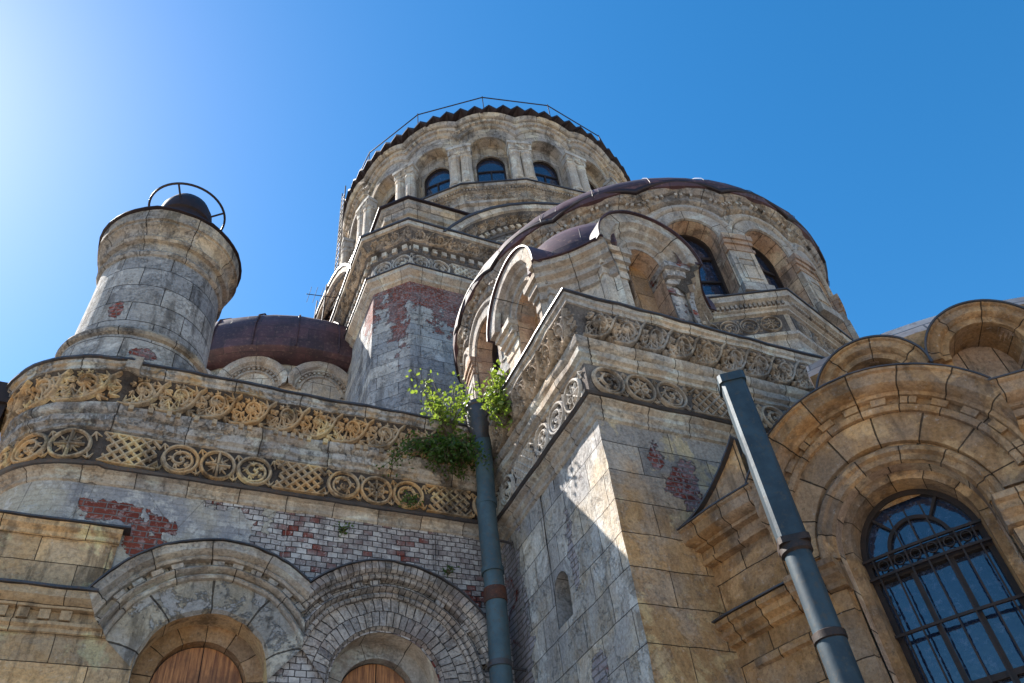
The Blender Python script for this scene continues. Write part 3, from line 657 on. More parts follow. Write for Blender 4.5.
for a, b in ((uth(7), -vl+.03), (vl-.03, uth(150))):
    MB(AP).sweep(a, b, prof, .12).build('cornice', M['trim_apse'], apse, .010)
    if a > 0: mb = MB(AP); dentils(mb, a, b, .06, .13, zc-.33, zc-.26, .24); mb.build('dentil_moulding', M['trim_apse'], apse, .005)
    MB(AP).sweep(a, b, [(.0, zc), (.315, zc), (.315, zc+.015), (-.35, zc+.10)], .12).build('flashing', M['tin'], apse, .006)
fz = lambda u: zc+.02+.62*max(0, (u+2.12)/.97)**2.0
mb = MB(AP); a_, b_, c_ = [], [], []
for i in range(25):
    u = -2.12+.97*i/24; a_.append(mb.vt(u, .22, zc-.03)); b_.append(mb.vt(u, .20, fz(u))); c_.append(mb.vt(u, -.45, fz(u)+.05))
mb.grid([a_, b_, c_]); mb.build('swept_moulding', M['trim_apse'], apse, .008)
mb = MB(AP); mb.sweep(-2.14, -1.15, [(.0, .0), (.27, .0), (.27, .025), (-.4, .07)], .05, fz); mb.build('flashing', M['tin'], apse, .005)

# impost band and pilasters
imp = [(0, 4.80), (.06, 4.82), (.06, 4.86), (.12, 4.90), (.12, 4.96), (.17, 4.985), (.17, 5.04), (0, 5.05)]
for a, b in ((uth(6), -.70), (.70, uth(150))):
    MB(AP).sweep(a, b, imp, .12).build('impost', M['trim_apse'], apse, .008)
    MB(AP).sweep(a, b, [(0, 5.045), (.20, 5.045), (.20, 5.06), (0, 5.10)], .12).build('flashing', M['tin'], apse, .005)
for a, b in ((-1.12, -.70), (.70, 1.12)):
    MB(AP).box(a, b, 0, .10, 0, 4.80, .1).build('pilaster', M['apse'], apse, .008)
    MB(AP).sweep(a-.03, b+.03, [(.0, 4.80), (.15, 4.82), (.15, 4.87), (.22, 4.92), (.22, 4.98), (.27, 5.0), (.27, 5.055), (0, 5.07)], .1).build('capital', M['trim_apse'], apse, .008)
# plain recessed panel frame below the impost
mb = MB(AP); mb.sweep(uth(13), uth(22.3), [(0, 4.52), (.04, 4.54), (.04, 4.60), (0, 4.62)], .1); mb.build('panel_moulding', M['trim_apse'], apse, .006)

win = node('window', church, 'tall arched window with iron grille in the apse')
mb = MB(AP)
mb.reveal(0, .67, 5.12, 1.2, .0, -.16); mb.build('jamb', M['soffit'], win, .006)
MB(AP).ring(0, 5.12, .585, .69, -.48, -.15, 1.2).build('surround', M['trim_apse'], win, .004)
MB(AP).archfill(0, .60, 5.12, 1.2, -.44).build('pane', M['glass'], win)
fr = MB(AP)
fr.ring(0, 5.12, .53, .60, -.45, -.38, 1.2)
fr.arc(0, 5.12, [(-.43, .29), (-.395, .29), (-.395, .325), (-.43, .325)], 0, PI, 24, True)
for a in (R_(52), R_(128), ): fr.arc(0, 5.12, [(-.43, .31), (-.39, .31), (-.39, .56), (-.43, .56)], a-.03, a+.03, 1, True)
fr.box(-.56, .56, -.44, -.37, 4.93, 4.99, .1); fr.box(-.56, .56, -.44, -.38, 5.10, 5.14, .1)
for u in (-.19, .19): fr.box(u-.02, u+.02, -.43, -.38, 1.2, 4.95)
for z in (3.9, 2.9): fr.box(-.56, .56, -.43, -.38, z-.025, z+.025, .1)
fr.build('frame', M['iron'], win)
gr = MB(AP)
for i in range(7): 
    u = -.48+.16*i; gr.box(u-.008, u+.008, -.33, -.31, 1.2, 5.14+(.34 if 1 < i < 5 else .02))
for z in (5.14, 4.96, 4.42, 3.6, 2.8, 2.0): gr.box(-.58, .58, -.335, -.305, z-.012, z+.012, .1)
for i in range(6): gr.arc(-.40+.16*i, 5.05, [(-.33, .042), (-.31, .042), (-.31, .052), (-.33, .052)], 0, 2*PI, 14, True, caps=False)
gr.build('iron_grille', M['iron'], win)

# attic ring of small arches and tin roof over the apse
at = node('attic', church, 'attic of small blind arches under a tan tin roof, coloured paler as if sunlit, above the apse')
ATR = 5.0
ATm = cyl(AX, AY, ATR, R_(180))
cs = [R_(t)*ATR for t in (36, 49, 62, 75, 88, 101)]
mb = MB(ATm); mb.archwall(R_(29.5)*ATR, R_(125)*ATR, 5.6, 7.4, [(c, .36, 6.9, 6.3) for c in cs], 0, .12, .4); mb.build('wall_face', M['apse'], at, .006)
for c in cs:
    mb = MB(ATm); mb.reveal(c, .36, 6.9, 6.3, 0, -.35); mb.archfill(c, .36, 6.9, 6.3, -.34); mb.build('niche', M['soffit'], at, .004)
    MB(ATm).arc(c, 6.9, [(-.7, .35), (.05, .36), (.05, .43), (.09, .44), (.12, .46), (.12, .535), (.15, .545), (.15, .56), (-.7, .57)], 0, PI, 30, True).build('archivolt', M['trim_apse'], at, .006)
    MB(ATm).arc(c, 6.9, [(-.9, .572), (.17, .562), (.17, .580), (-.9, .60)], -.06, PI+.06, 30).build('flashing', M['tin'], at, .006)
mb = MB(); mb.lathe(AX, AY, [(ATR-.36, 7.26), (ATR-.30, 7.31), (ATR-.20, 7.52), (ATR-.4, 7.86), (ATR-1.0, 8.3), (2.6, 8.8), (.0, 9.1)], 60, R_(209), R_(330)); mb.build('roof', M['roof_tan'], at, .012)

# ------------------------------------------------------------ octagonal corner turret with gabled arches
TX, TY, TA, TF = XB+1.68, YC+1.68, 1.68, .84
ct = node('turret', church, 'squat corner turret with round arched gables and a small maroon roof')
faces = [(flat(TX, TY-TA, 1, 0), 'front'), (flat(TX-TA, TY, 0, -1), 'left'), (flat(TX+TA, TY, 0, 1), 'right')]
zi, ro, ri = 11.28, .92, .34
for mp, nm in faces:
    mb = MB(mp); mb.archwall(-TF, TF, 9.5, zi, [(0, ri, zi-.02-ri*0, 9.55)] if False else [], -.60, .3, .6); mb.build('back_wall', M['drum'], ct, .006)
    for sgn in (-1, 1):
        br = nm == 'front' and sgn > 0
        mm = M['broken'] if br else M['trim_pale']
        jj = .05 if br else .006
        a, b = sorted((sgn*ri, sgn*TF))
        MB(mp).box(a+.03, b-.06, -.75, -.26, 9.3, zi-.45, .12).build('pilaster', mm, ct, jj, label='broken pilaster with bare red brick' if br else None)
        cb = MB(mp); lv = [(zi-.40, zi-.55, .03), (zi-.50, zi-.36, .02), (zi-.36, zi-.26, .07), (zi-.26, zi-.12, .13), (zi-.12, zi, .19)]
        for (za, zb_, oo) in lv: cb.box(a+.01-oo*.3, b-.04+oo*.3, -.75, oo-.27, za, zb_, .12)
        cb.build('capital', mm, ct, jj)
    MB(mp).arc(0, zi, [(-.75, ri-.02), (-.24, ri-.02), (-.24, ri+.05), (-.18, ri+.08), (-.18, ri+.13), (-.20, ri+.15), (-.20, ri+.24), (-.12, ri+.27), (-.09, ri+.33), (.0, ri+.37), (.0, ro), (-.75, ro)], 0, PI, 40, True).build('archivolt', M['trim_pale'], ct, .006)
    mb = MB(mp); mb.reveal(0, ri-.02, zi, 9.3, -.25, -.60, sill=False); mb.build('soffit', M['soffit'], ct, .004)
    MB(mp).archfill(0, ri, zi, 9.3, -.58).build('niche_back', M['apse'], ct)
    MB(mp).arc(0, zi, [(-1.75, ro+.03), (.05, ro+.005), (.05, ro+.03), (-1.75, ro+.06)], -.02, PI+.02, 40).build('gable_roof', M['roof'], ct, .006)
q = TA-TF
c_a = (TX-TA, TY-TF); c_b = (TX-TF, TY-TA); c_c = (TX+TF, TY-TA); c_d = (TX+TA, TY-TF)
def bulge(p, q_, k=.10, n=10):
    p = Vector(p); q_ = Vector(q_); d = (q_-p).normalized(); nn = Vector((d.y, -d.x)); return [tuple(p.lerp(q_, i/n)+nn*k*math.sin(PI*i/n)) for i in range(n+1)]
for p, r in ((c_a, c_b), (c_c, c_d)):
    pl = bulge(p, r, -.06)
    MB().path(pl, [(-.30, 9.3), (-.30, 10.3), (-.30, 11.0)]).build('diagonal_wall', M['drum'], ct, .006)
    MB().path(pl, [(-.30, zi-.60), (-.24, zi-.58), (-.24, zi-.42), (-.15, zi-.40), (-.15, zi-.29), (-.07, zi-.26), (-.07, zi-.15), (.02, zi-.12), (.02, zi), (-.6, zi)]).build('diagonal_cornice', M['trim_pale'], ct, .008)
    MB().path(pl, [(-.3, zi+.002), (.06, zi+.002), (.06, zi+.03), (-.35, zi+.3)]).build('flashing', M['roof'], ct, .006)
mb = MB()
for k in range(4): mb.lathe(TX, TY, [(1.66, zi+.02), (1.72, zi+.08), (1.70, zi+.28), (1.56, zi+.72), (1.24, zi+1.22), (.75, zi+1.6), (.0, zi+1.85)], 14, R_(45+90*k-26), R_(45+90*k+26))
mb.build('roof', M['roof'], ct, .008)

# ------------------------------------------------------------ chapel drum with arcade and big maroon dome
DX, DY = 9.85, 11.42
d2 = node('drum', church, 'round chapel drum with arcade of panelled pilasters')
ANG0 = R_(229.6+36)
octp = [(DX+4.64*math.cos(ANG0+k*PI/4), DY+4.64*math.sin(ANG0+k*PI/4)) for k in range(8)]
MB().path(octp, [(-.12, 9.3), (-.12, 11.25), (-.04, 11.30), (-.04, 11.38), (-.10, 11.40), (-.10, 11.87), (-.03, 11.89), (-.03, 11.95)], True).build('octagon_base', M['trim_pale'], d2, .006)
MB().path(octp, [(-.03, 11.95), (.02, 11.97), (.02, 12.09), (.12, 12.13), (.12, 12.27), (-.3, 12.28)], True).build('octagon_cornice', M['trim_pale'], d2, .006)
MB().path(octp, [(.05, 12.275), (.15, 12.275), (.15, 12.30), (-.4, 12.42)], True).build('flashing', M['tin'], d2, .004)
sl_ = 2*4.64*math.sin(PI/8)
for k in range(8):
    if k not in (0, 1, 6, 7): continue
    p, q_ = octp[k], octp[(k+1) % 8]; mp = flat(p[0], p[1], q_[0]-p[0], q_[1]-p[1])
    mb = MB(mp); mb.box(.12, sl_-.12, -.12, -.085, 11.42, 11.85); mb.build('panel', M['soot_pale'], d2)
    mb = MB(mp); m_ring(mb, .42, 11.635, .42, -.085, .04, 'rosette'); m_ring(mb, sl_-.42, 11.635, .42, -.085, .04, 'rosette'); frieze_rings(mb, .72, sl_-.66, 11.44, 11.83, -.085, .035, ['r']); mb.build('panel_carving_pattern', M['orn_grey'], d2, .003)
    mb = MB(mp); dentils(mb, .05, sl_-.05, -.0, .07, 11.995, 12.085, .085); mb.build('dentil_moulding', M['orn_grey'], d2, .002)
RW = 4.42; NB = 16; BW = 2*PI*RW/NB; H = BW/2
zb, zs2, rop, zval = 12.38, 14.12, .57, 15.02
protos = []
DZ2 = .22
mpz = cyl(0, 0, RW, -PI/2)
mb = MB(mpz); mb.archwall(-H, H, zb-.1, 15.5, [(0, rop, zs2, zb)], 0, .12, .6); mb.reveal(0, rop, zs2, zb, 0, -.55); protos.append(('bay_wall', mb, [M['drum']], .004))
mb = MB(mpz); mb.reveal(0, rop-.012, zs2, 12.2, .002, -.5, sill=False); protos.append(('soffit', mb, M['soffit'], .003))
mb = MB(mpz); mb.archfill(0, rop, zs2, zb, -.46); protos.append(('pane', mb, M['glass'], 0))
mb = MB(mpz); mb.ring(0, zs2, rop-.07, rop, -.48, -.36, zb); mb.box(-rop, rop, -.46, -.40, 13.9, 13.98, .1); mb.box(-.025, .025, -.46, -.41, zb, 14.6); mb.box(-rop, rop, -.46, -.41, 13.2, 13.25, .1); protos.append(('window_frame', mb, M['iron'], 0))
mb = MB(mpz); mb.arc(0, zs2, [(0, rop-.01), (.05, rop), (.05, rop+.26), (.0, rop+.27)], 0, PI, 30); protos.append(('voussoir_ring', mb, M['trim_pale'], .004))
def lim3(r):
    lo = math.acos(min(1, H/r)) if r > H else 0
    return (lo, PI-lo)
mb = MB(mpz); mb.arc(0, zs2+.02, [(0, .83), (.07, .85), (.10, .88), (.10, .94), (.06, .95), (.06, 1.02)], 0, PI, 30, lim=lim3); protos.append(('archivolt', mb, M['trim_pale'], .006))
rs = 1.75; zc3 = 15.62-rs
def lim4(r):
    lo = math.acos(min(1, H/r)); return (lo, PI-lo)
mb = MB(mpz); mb.arc(0, zc3, [(0, rs-.42), (.05, rs-.40), (.10, rs-.36), (.10, rs-.18), (.16, rs-.17), (.20, rs-.12), (.24, rs-.09), (.24, rs), (-.5, rs)], 0, PI, 16, lim=lim4)
protos.append(('scalloped_cornice', mb, M['trim'], .012))
mb = MB(mpz); a0_, a1_ = lim4(rs-.26); arc_dentils(mb, 0, zc3, rs-.27, rs-.19, .09, .17, a0_, a1_, .10, .35); protos.append(('dentil_moulding', mb, M['trim_pale'], .008))
mb = MB(mpz); mb.arc(0, zc3, [(-.6, rs+.02), (.30, rs+.003), (.32, rs+.03), (.30, rs+.12), (-.6, rs+.35)], 0, PI, 16, lim=lim4); protos.append(('eave', mb, M['roof_dark'], .004))
mb = MB(cyl(0, 0, RW, -PI/2+PI/NB)); mb.box(-.27, .27, -.1, .10, zb, 13.62, .1); mb.box(-.32, .32, -.1, .16, zb, zb+.22, .1)
for (a, b, c, d) in ((-.19, -.15, zb+.4, 13.4), (.15, .19, zb+.4, 13.4)): mb.box(a, b, .09, .125, c, d)
mb.box(-.15, .15, .09, .125, 13.36, 13.4, .1); mb.box(-.15, .15, .09, .125, zb+.4, zb+.44, .1); protos.append(('pilaster', mb, M['drum'], .005))
mb = MB(cyl(0, 0, RW, -PI/2+PI/NB)); 
for (za, zb_, oo) in ((13.62, 13.70, .12), (13.70, 13.84, .09), (13.84, 13.95, .13), (13.95, 14.10, .17)): mb.box(-.27-oo*.3, .27+oo*.3, -.1, oo, za, zb_, .1)
protos.append(('capital', mb, M['soffit'], .004))
def spread(protos, parent, cx, cy, n, ang, skip=()):
    """one bay, then the same bay all round the drum"""
    first = []
    for nm, mb, mat, jit in protos: first.append(mb.build(nm, mat, parent, jit))
    for k in range(n):
        rot = ang+PI/2+2*PI*k/n
        for o in first:
            c = o if k == 0 else o.copy()
            if k: C.objects.link(c); c.parent = parent
            c.location = (cx, cy, 0); c.rotation_euler = (0, 0, rot)
spread(protos, d2, DX, DY, NB, R_(229.6+9+11.25))
dm = node('dome', church, 'broad maroon metal dome over the chapel drum')
mb = MB(); mb.lathe(DX, DY, [(4.3, 15.42), (4.70, 15.52), (4.74, 15.66), (4.63, 15.93), (4.44, 16.24), (4.12, 16.6), (3.6, 17.0), (2.9, 17.34), (1.9, 17.62), (1.0, 17.76), (0, 17.8)], 72)
for k in range(24):
    a = 2*PI*k/24+.05
    mb.tube([(DX+r*math.cos(a), DY+r*math.sin(a), z) for r, z in ((4.72, 15.55), (4.75, 15.67), (4.64, 15.95), (4.45, 16.26), (4.13, 16.62), (3.61, 17.02), (2.9, 17.36))], .006, 5)
mb.build('dome_shell', M['roof'], dm, .02)

# ------------------------------------------------------------ great central tower: square base, gables, drum
GX, GY = 12.92, 23.7
XL, YF, CH = 4.02, 14.8, .85
tw = node('tower', church, 'tall grey plastered crossing tower with chamfered corner and patches of red brick')
tp = [(XL, 33), (XL, YF+CH), (XL+CH, YF), (22, YF)]
MB().path(tp, [(0, 5), (0, 12), (0, 16), (0, 20.05)], us=-26.0).build('tower_wall', M['plaster'], tw, 0)
P = dens(tp, .5)
MB().path(P, [(0, 19.85), (.10, 19.92), (.10, 20.02), (.26, 20.14), (.26, 20.30), (.06, 20.34)]).build('string_moulding', M['trim_pale'], tw, .012)
MB().path(P, [(.0, 20.295), (.30, 20.302), (.30, 20.34), (.05, 20.40)]).build('flashing', M['tin'], tw, .01)
MB().path(P, [(.06, 20.33), (.06, 21.10), (.12, 21.14), (.12, 21.20), (.10, 21.2), (.10, 21.42), (.24, 21.46), (.30, 21.75), (.46, 21.95)]).build('frieze_band', M['soot_pale'], tw, .010)
MB().path(P, [(.42, 21.93), (.52, 21.95), (.52, 22.12), (.1, 22.14)]).build('crown_moulding', M['trim_pale'], tw, .015)
MB().path(P, [(.3, 22.13), (.57, 22.13), (.57, 22.19), (-.3, 22.5)]).build('flashing', M['tin'], tw, .01)
FM = flat(GX, YF, 1, 0); LM = flat(XL, GY, 0, -1); DM = flat(XL, YF+CH, CH, -CH)
RG, ZG = 8.3, 17.75
for mp in (FM, LM):
    ua = -(GX-XL-CH) if mp is FM else -9.0; ub = 9.0 if mp is FM else (GY-YF-CH)
    mb = MB(mp); frieze_rings(mb, ua, ub, 20.40, 21.08, .06, .07, ['r', 'r', 'lat']); mb.build('frieze_carving_pattern', M['orn_pale'], tw, .01)
    mb = MB(mp); dentils(mb, ua, ub, .09, .2, 21.22, 21.40, .30); mb.build('dentil_moulding', M['trim_pale'], tw, .01)
    mb = MB(mp); frieze_acanthus(mb, ua, ub, 21.48, 21.90, .22, .09, .6, lambda z: (z-21.48)*.4); mb.build('scroll_carving_pattern', M['orn_grey'], tw, .015)
    def lim5(r):
        lo = math.asin(min(1, (22.0-ZG)/r)) if r > 4.3 else .6
        return (lo, PI-lo)
    MB(mp).arc(0, ZG, [(.06, 6.3), (.06, 7.35), (.12, 7.36), (.12, 7.44), (.09, 7.45), (.09, 7.60), (.24, 7.64), (.30, 7.92), (.42, 8.02)], 0, PI, 60, lim=lim5).build('gable_band', M['soot_pale'], tw, .012)
    mb = MB(mp); arc_dentils(mb, 0, ZG, 7.46, 7.60, .08, .22, R_(33), R_(147), .32); mb.build('dentil_moulding', M['trim_pale'], tw, .012)
    MB(mp).arc(0, ZG, [(.38, 8.0), (.50, 8.02), (.50, 8.22), (-.5, 8.24)], 0, PI, 60, lim=lim5).build('gable_moulding', M['trim_pale'], tw, .02)
    MB(mp).arc(0, ZG, [(-4., 8.26), (.56, 8.225), (.56, 8.30), (-4., 8.34)], 0, PI, 60, lim=lim5).build('gable_roof', M['tin'], tw, .02)
    mb = MB(mp); n = 40; lo_ = []; hi_ = []
    for i in range(n+1):
        u = -7.6+15.2*i/n; lo_.append(mb.vt(u, .02, 21.0)); hi_.append(mb.vt(u, .02, max(21.0, ZG+math.sqrt(max(0, 8.1**2-u*u)))))
    mb.grid([lo_, hi_]); mb.build('gable_wall', M['plaster'], tw)
    # ornament following the arch of the gable
    def polar(r):
        return lambda u, o, z: mp((r+z)*math.cos(PI-u/r), o, ZG+(r+z)*math.sin(PI-u/r))
    mb = MB(polar(6.85)); frieze_rings(mb, 6.85*R_(36), 6.85*R_(144), -.42, .42, .06, .07, ['r', 'r', 'lat']); mb.build('gable_carving_pattern', M['orn_pale'], tw, .01)
    mb = MB(polar(7.8)); frieze_acanthus(mb, 7.8*R_(34), 7.8*R_(146), -.17, .17, .28, .08, .55); mb.build('gable_scroll_pattern', M['orn_grey'], tw, .012)
mb = MB(DM); frieze_rings(mb, .02, 1.2, 20.40, 21.08, .06, .07, ['r']); mb.build('frieze_carving_pattern', M['orn_pale'], tw, .01)
mb = MB(DM); dentils(mb, -.1, 1.3, .09, .2, 21.22, 21.40, .30); mb.build('dentil_moulding', M['trim_pale'], tw, .01)
mb = MB(DM); frieze_acanthus(mb, -.1, 1.3, 21.48, 21.90, .22, .09, .6, lambda z: (z-21.48)*.4); mb.build('scroll_carving_pattern', M['orn_grey'], tw, .015)
# corner attic behind the cornice
ap = [(XL+.35, 20), (XL+.35, YF+CH+.1), (XL+CH+.1, YF+.35), (9, YF+.35)]
MB().path(ap, [(0, 22.1), (0, 23.6), (.08, 23.65), (.08, 23.9), (.2, 24.05), (.2, 24.25)]).build('attic_wall', M['drum_main'], tw, .01)
MB().path(ap, [(.1, 24.24), (.3, 24.25), (.3, 24.32), (-1.4, 25.2)]).build('attic_roof', M['roof_dark'], tw, .01)
mb = MB(); mb.lathe(GX, GY, [(9.6, 24.6), (8.2, 26.4), (7.5, 27.6), (7.4, 28.5)], 36); mb.build('skirt_roof', M['roof_dark'], tw)
# drum of the central dome
gd = node('drum', church, 'great central drum with arcade of paired columns')
NG_ = 18; RG2 = 8.0; GA = R_(241.7+3.8)
pg = [(GX+8.35*math.cos(GA+(k+.5)*2*PI/NG_), GY+8.35*math.sin(GA+(k+.5)*2*PI/NG_)) for k in range(NG_)]
MB().path(pg, [(-.2, 26.0), (-.2, 27.8), (-.05, 27.85), (-.05, 28.0), (-.16, 28.02), (-.16, 28.62), (-.05, 28.65), (-.05, 28.78), (.08, 28.85), (.08, 29.05), (-.5, 29.1)], True).build('frieze_band', M['drum_main'], gd, .01)
MB().path(pg, [(.0, 29.055), (.14, 29.06), (.14, 29.12), (-.5, 29.3)], True).build('flashing', M['tin'], gd, .006)
sg = 2*8.35*math.sin(PI/NG_)
fm = MB(flat(-sg/2, -8.35*math.cos(PI/NG_), 1, 0))
frieze_rings(fm, .1, sg-.05, 28.05, 28.6, -.16, .05, ['r']); dentils(fm, .02, sg-.02, -.06, .04, 28.68, 28.77, .13)
mpz = cyl(0, 0, RG2, -PI/2); BW = 2*PI*RG2/NG_; H2 = BW/2
zb, zs3, rop = 29.2, 32.1, .93
pr = [('frieze_carving_pattern', fm, M['orn_grey'], .004)]
mb = MB(mpz); mb.archwall(-H2, H2, zb, 34.3, [(0, rop, zs3, zb)], 0, .2, .8); mb.reveal(0, rop, zs3, zb, 0, -.46); pr.append(('bay_wall', mb, M['drum_main'], .006))
mb = MB(mpz); mb.archwall(-rop-.05, rop+.05, zb, zs3+rop+.05, [(0, .72, 31.35, 29.35)], -.42, .2, .8); mb.reveal(0, .55, 31.35, 29.5, -.66, -1.0); mb.ring(0, 31.35, .72, .82, -.46, -.36, 29.3); pr.append(('window_surround', mb, M['drum_main'], .006))
mb = MB(mpz); mb.archfill(0, .72, 31.35, 29.35, -.56); pr.append(('pane', mb, M['glass'], 0))
mb = MB(mpz); mb.ring(0, 31.35, .66, .73, -.58, -.50, 29.35); mb.box(-.72, .72, -.57, -.50, 31.0, 31.09); mb.box(-.035, .035, -.57, -.50, 29.35, 31.05); mb.box(-.72, .72, -.57, -.50, 30.25, 30.32); pr.append(('window_frame', mb, M['iron'], 0))
mb = MB(mpz); mb.arc(0, zs3, [(0, rop-.01), (.10, rop), (.10, rop+.28), (.06, rop+.30), (.06, rop+.34), (0, rop+.36)], 0, PI, 28); pr.append(('archivolt', mb, M['drum_main'], .01))
rs = 2.35; zc3 = 34.30-rs+.35
def lim6(r):
    lo = math.acos(min(1, H2/r)); return (lo, PI-lo)
mb = MB(mpz); mb.arc(0, zc3, [(0, rs-.75), (.12, rs-.7), (.12, rs-.45), (.22, rs-.42), (.22, rs-.22), (.36, rs-.18), (.45, rs), (-.6, rs)], 0, PI, 16, lim=lim6); pr.append(('scalloped_cornice', mb, M['drum_main'], .015))
mb = MB(mpz); a0_, a1_ = lim6(rs-.5); arc_dentils(mb, 0, zc3, rs-.40, rs-.46, .10, .26, a0_, a1_, .28); pr.append(('dentil_moulding', mb, M['trim_pale'], .01))
mb = MB(cyl(0, 0, RG2, -PI/2+PI/NG_))
for sgn in (-1, 1):
    cu = sgn*.27; c0 = mpz
    ac = -PI/2+PI/NG_+cu/RG2; cx_, cy__ = (RG2+.16)*math.cos(ac), (RG2+.16)*math.sin(ac)
    mb.lathe(cx_, cy__, [(.30, 29.25), (.33, 29.35), (.30, 29.5), (.28, 29.62), (.265, 31.2), (.30, 31.24), (.30, 31.42)], 14)
mb.v += []; mq = MB(cyl(0, 0, RG2, -PI/2+PI/NG_)); mq.box(-.5, .5, -.1, .42, 29.1, 29.26, .2); pr.append(('pedestal', mq, M['trim_pale'], .004))
pr.append(('paired_column', mb, M['trim_pale'], .004))
mb = MB(cyl(0, 0, RG2, -PI/2+PI/NG_)); mb.box(-.5, .5, -.1, .34, 31.42, 31.55, .2); mb.box(-.53, .53, -.1, .40, 31.55, 31.95, .2); mb.box(-.58, .58, -.1, .46, 31.95, 32.15, .2)
for u_ in (-.3, 0, .3): m_ring(mb, u_, 31.75, .36, .40, .04, 'r')
pr.append(('capital', mb, M['orn_pale'], .006))
spread(pr, gd, GX, GY, NG_, GA)
gd.scale = (.9375, .9375, 1); gd.location = (GX*.0625-.42, GY*.0625+.25, 1.1)
# zigzag edge of corrugated roof, shallow cone, safety rail
mb = MB(); n = 150; rows = []
for i in range(n+1):
    a = 2*PI*i/n; d = .24 if i % 2 else -.14; row = []
    for (r, z) in ((8.0, 34.60), (8.62, 34.72+d*.9), (8.60, 34.86+d), (7.4, 35.5+d), (4, 37.0), (0.01, 38)):
        row.append(len(mb.v)); mb.v.append((GX+r*math.cos(a), GY+r*math.sin(a), z)); mb.uv.append((a*8, z))
    rows.append(row)
mb.grid(rows); mb.build('roof', M['roof_dark'], gd, 0, 0)
rl = MB(); rc_ = [(GX+8.35*math.cos(GA+2*PI*i/15), GY+8.35*math.sin(GA+2*PI*i/15), 36.25) for i in range(16)]; rl.tube(rc_, .03, 6, False)
for i in range(15):
    x, y, z = rc_[i]; rl.tube([(x, y, 34.8), (x, y, 36.35)], .025, 6)
rl.build('safety_rail', M['iron'], gd)

# ------------------------------------------------------------ small dome behind the low wing
SX, SY, SR = 3.17, 23.8, 5.8
sd = node('drum', church, 'rear chapel drum with a ring of scalloped gables, half hidden by the tower')
SW = 5.2
MB().lathe(SX, SY, [(SW, 8), (SW, 12), (SW, 19.45)], 64).build('drum_wall', M['drum'], sd)
mpz = cyl(0, 0, SW, -PI/2); H3 = SW*PI/16
def lim7(r):
    lo = math.acos(min(1, H3/r)) if r > H3 else 0
    return (lo, PI-lo)
mb = MB(mpz); mb.arc(0, 18.22, [(0, .60), (.07, .62), (.07, .68), (.03, .69), (.03, .77), (.13, .79), (.13, .84), (.24, .88), (.30, .98), (.30, 1.06), (-.2, 1.07)], 0, PI, 26, lim=lim7)
mb2 = MB(mpz); arc_dentils(mb2, 0, 18.22, .70, .76, .02, .11, .3, PI-.3, .13)
mb3 = MB(mpz); mb3.archfill(0, .60, 18.22, 17.0, .01)
spread([('gable', mb, M['trim_pale'], .008), ('dentil_moulding', mb2, M['trim_pale'], .003), ('niche', mb3, M['drum'], 0)], sd, SX, SY, 16, R_(271.2))
sdm = node('dome', church, 'low dark maroon dome behind the low wing')
mb = MB(); mb.lathe(SX, SY, [(5.1, 19.2), (5.72, 19.3), (5.84, 19.42), (5.85, 19.6), (5.80, 20.35), (5.58, 21.0), (5.05, 21.6), (4.0, 22.2), (2.4, 22.7), (0, 23)], 80)
for k in range(28):
    a = 2*PI*k/28+.07
    mb.tube([(SX+r*math.cos(a), SY+r*math.sin(a), z) for r, z in ((5.85, 19.45), (5.87, 19.6), (5.82, 20.35), (5.6, 21.0), (5.07, 21.62), (4.0, 22.22), (2.4, 22.72))], .03, 5)
mb.build('dome_shell', M['roof'], sdm, .02)

# ------------------------------------------------------------ round turret on the rounded corner
TS = lambda p: (p[0]*(.955 if p[1] > 10.6 else .965), 1.6+(p[1]-1.6)*.957 if p[1] > 9.5 else 9.2)
tu = node('turret', church, 'round grey block turret with a flared cornice on the left corner')
MB().lathe(RC[0], RC[1], [TS(p) for p in [(1.16, 9.45), (1.10, 9.75), (1.06, 10.2), (1.05, 10.45)]], 56).build('turret_base', M['turret'], tu, .012)
MB().lathe(RC[0], RC[1], [TS(p) for p in [(1.04, 10.42), (1.10, 10.45), (1.12, 10.50), (1.10, 10.56), (1.0, 10.62)]], 56).build('base_ring', M['turret_trim'], tu, .010)
MB().lathe(RC[0], RC[1], [TS(p) for p in [(1.0, 10.6), (.99, 11.2), (.975, 11.8), (.96, 12.5)]], 56).build('turret_body', M['turret'], tu, .010)
MB().lathe(RC[0], RC[1], [TS(p) for p in [(.95, 12.36), (1.0, 12.38), (1.025, 12.43), (1.0, 12.48), (.965, 12.50), (.97, 12.70), (1.04, 12.71), (1.07, 12.76), (1.04, 12.81), (1.01, 12.82), (1.02, 12.92), (1.06, 13.0), (1.13, 13.04), (1.13, 13.09), (1.17, 13.10), (1.17, 13.34), (1.1, 13.36)]], 72).build('turret_cornice', M['turret_trim'], tu, .016)
MB().lathe(RC[0], RC[1], [TS(p) for p in [(1.10, 13.345), (1.22, 13.36), (1.21, 13.40), (.9, 13.58), (.55, 13.72)]], 40).build('turret_roof', M['roof_dark'], tu, .02)
MB().lathe(RC[0], RC[1], [TS(p) for p in [(.46, 13.6), (.46, 14.45), (.50, 14.48), (.50, 14.57), (.46, 14.80), (.37, 15.00), (.22, 15.14), (.0, 15.19)]], 32).build('cap_dome', M['roof_dark'], tu, .006)
rg = MB(); rp = [(RC[0]+.66*math.cos(2*PI*i/48), RC[1]+.66*math.sin(2*PI*i/48), 14.28) for i in range(49)]; rg.tube(rp, .022, 6, False)
for k in range(4):
    a = R_(250+90*k); rg.tube([(RC[0]+.66*math.cos(a), RC[1]+.66*math.sin(a), 14.28), (RC[0]+.42*math.cos(a), RC[1]+.42*math.sin(a), 14.16)], .018, 6)
rg.build('hoop_rail', M['iron'], tu)

tu.location = (.06, 0, 0)
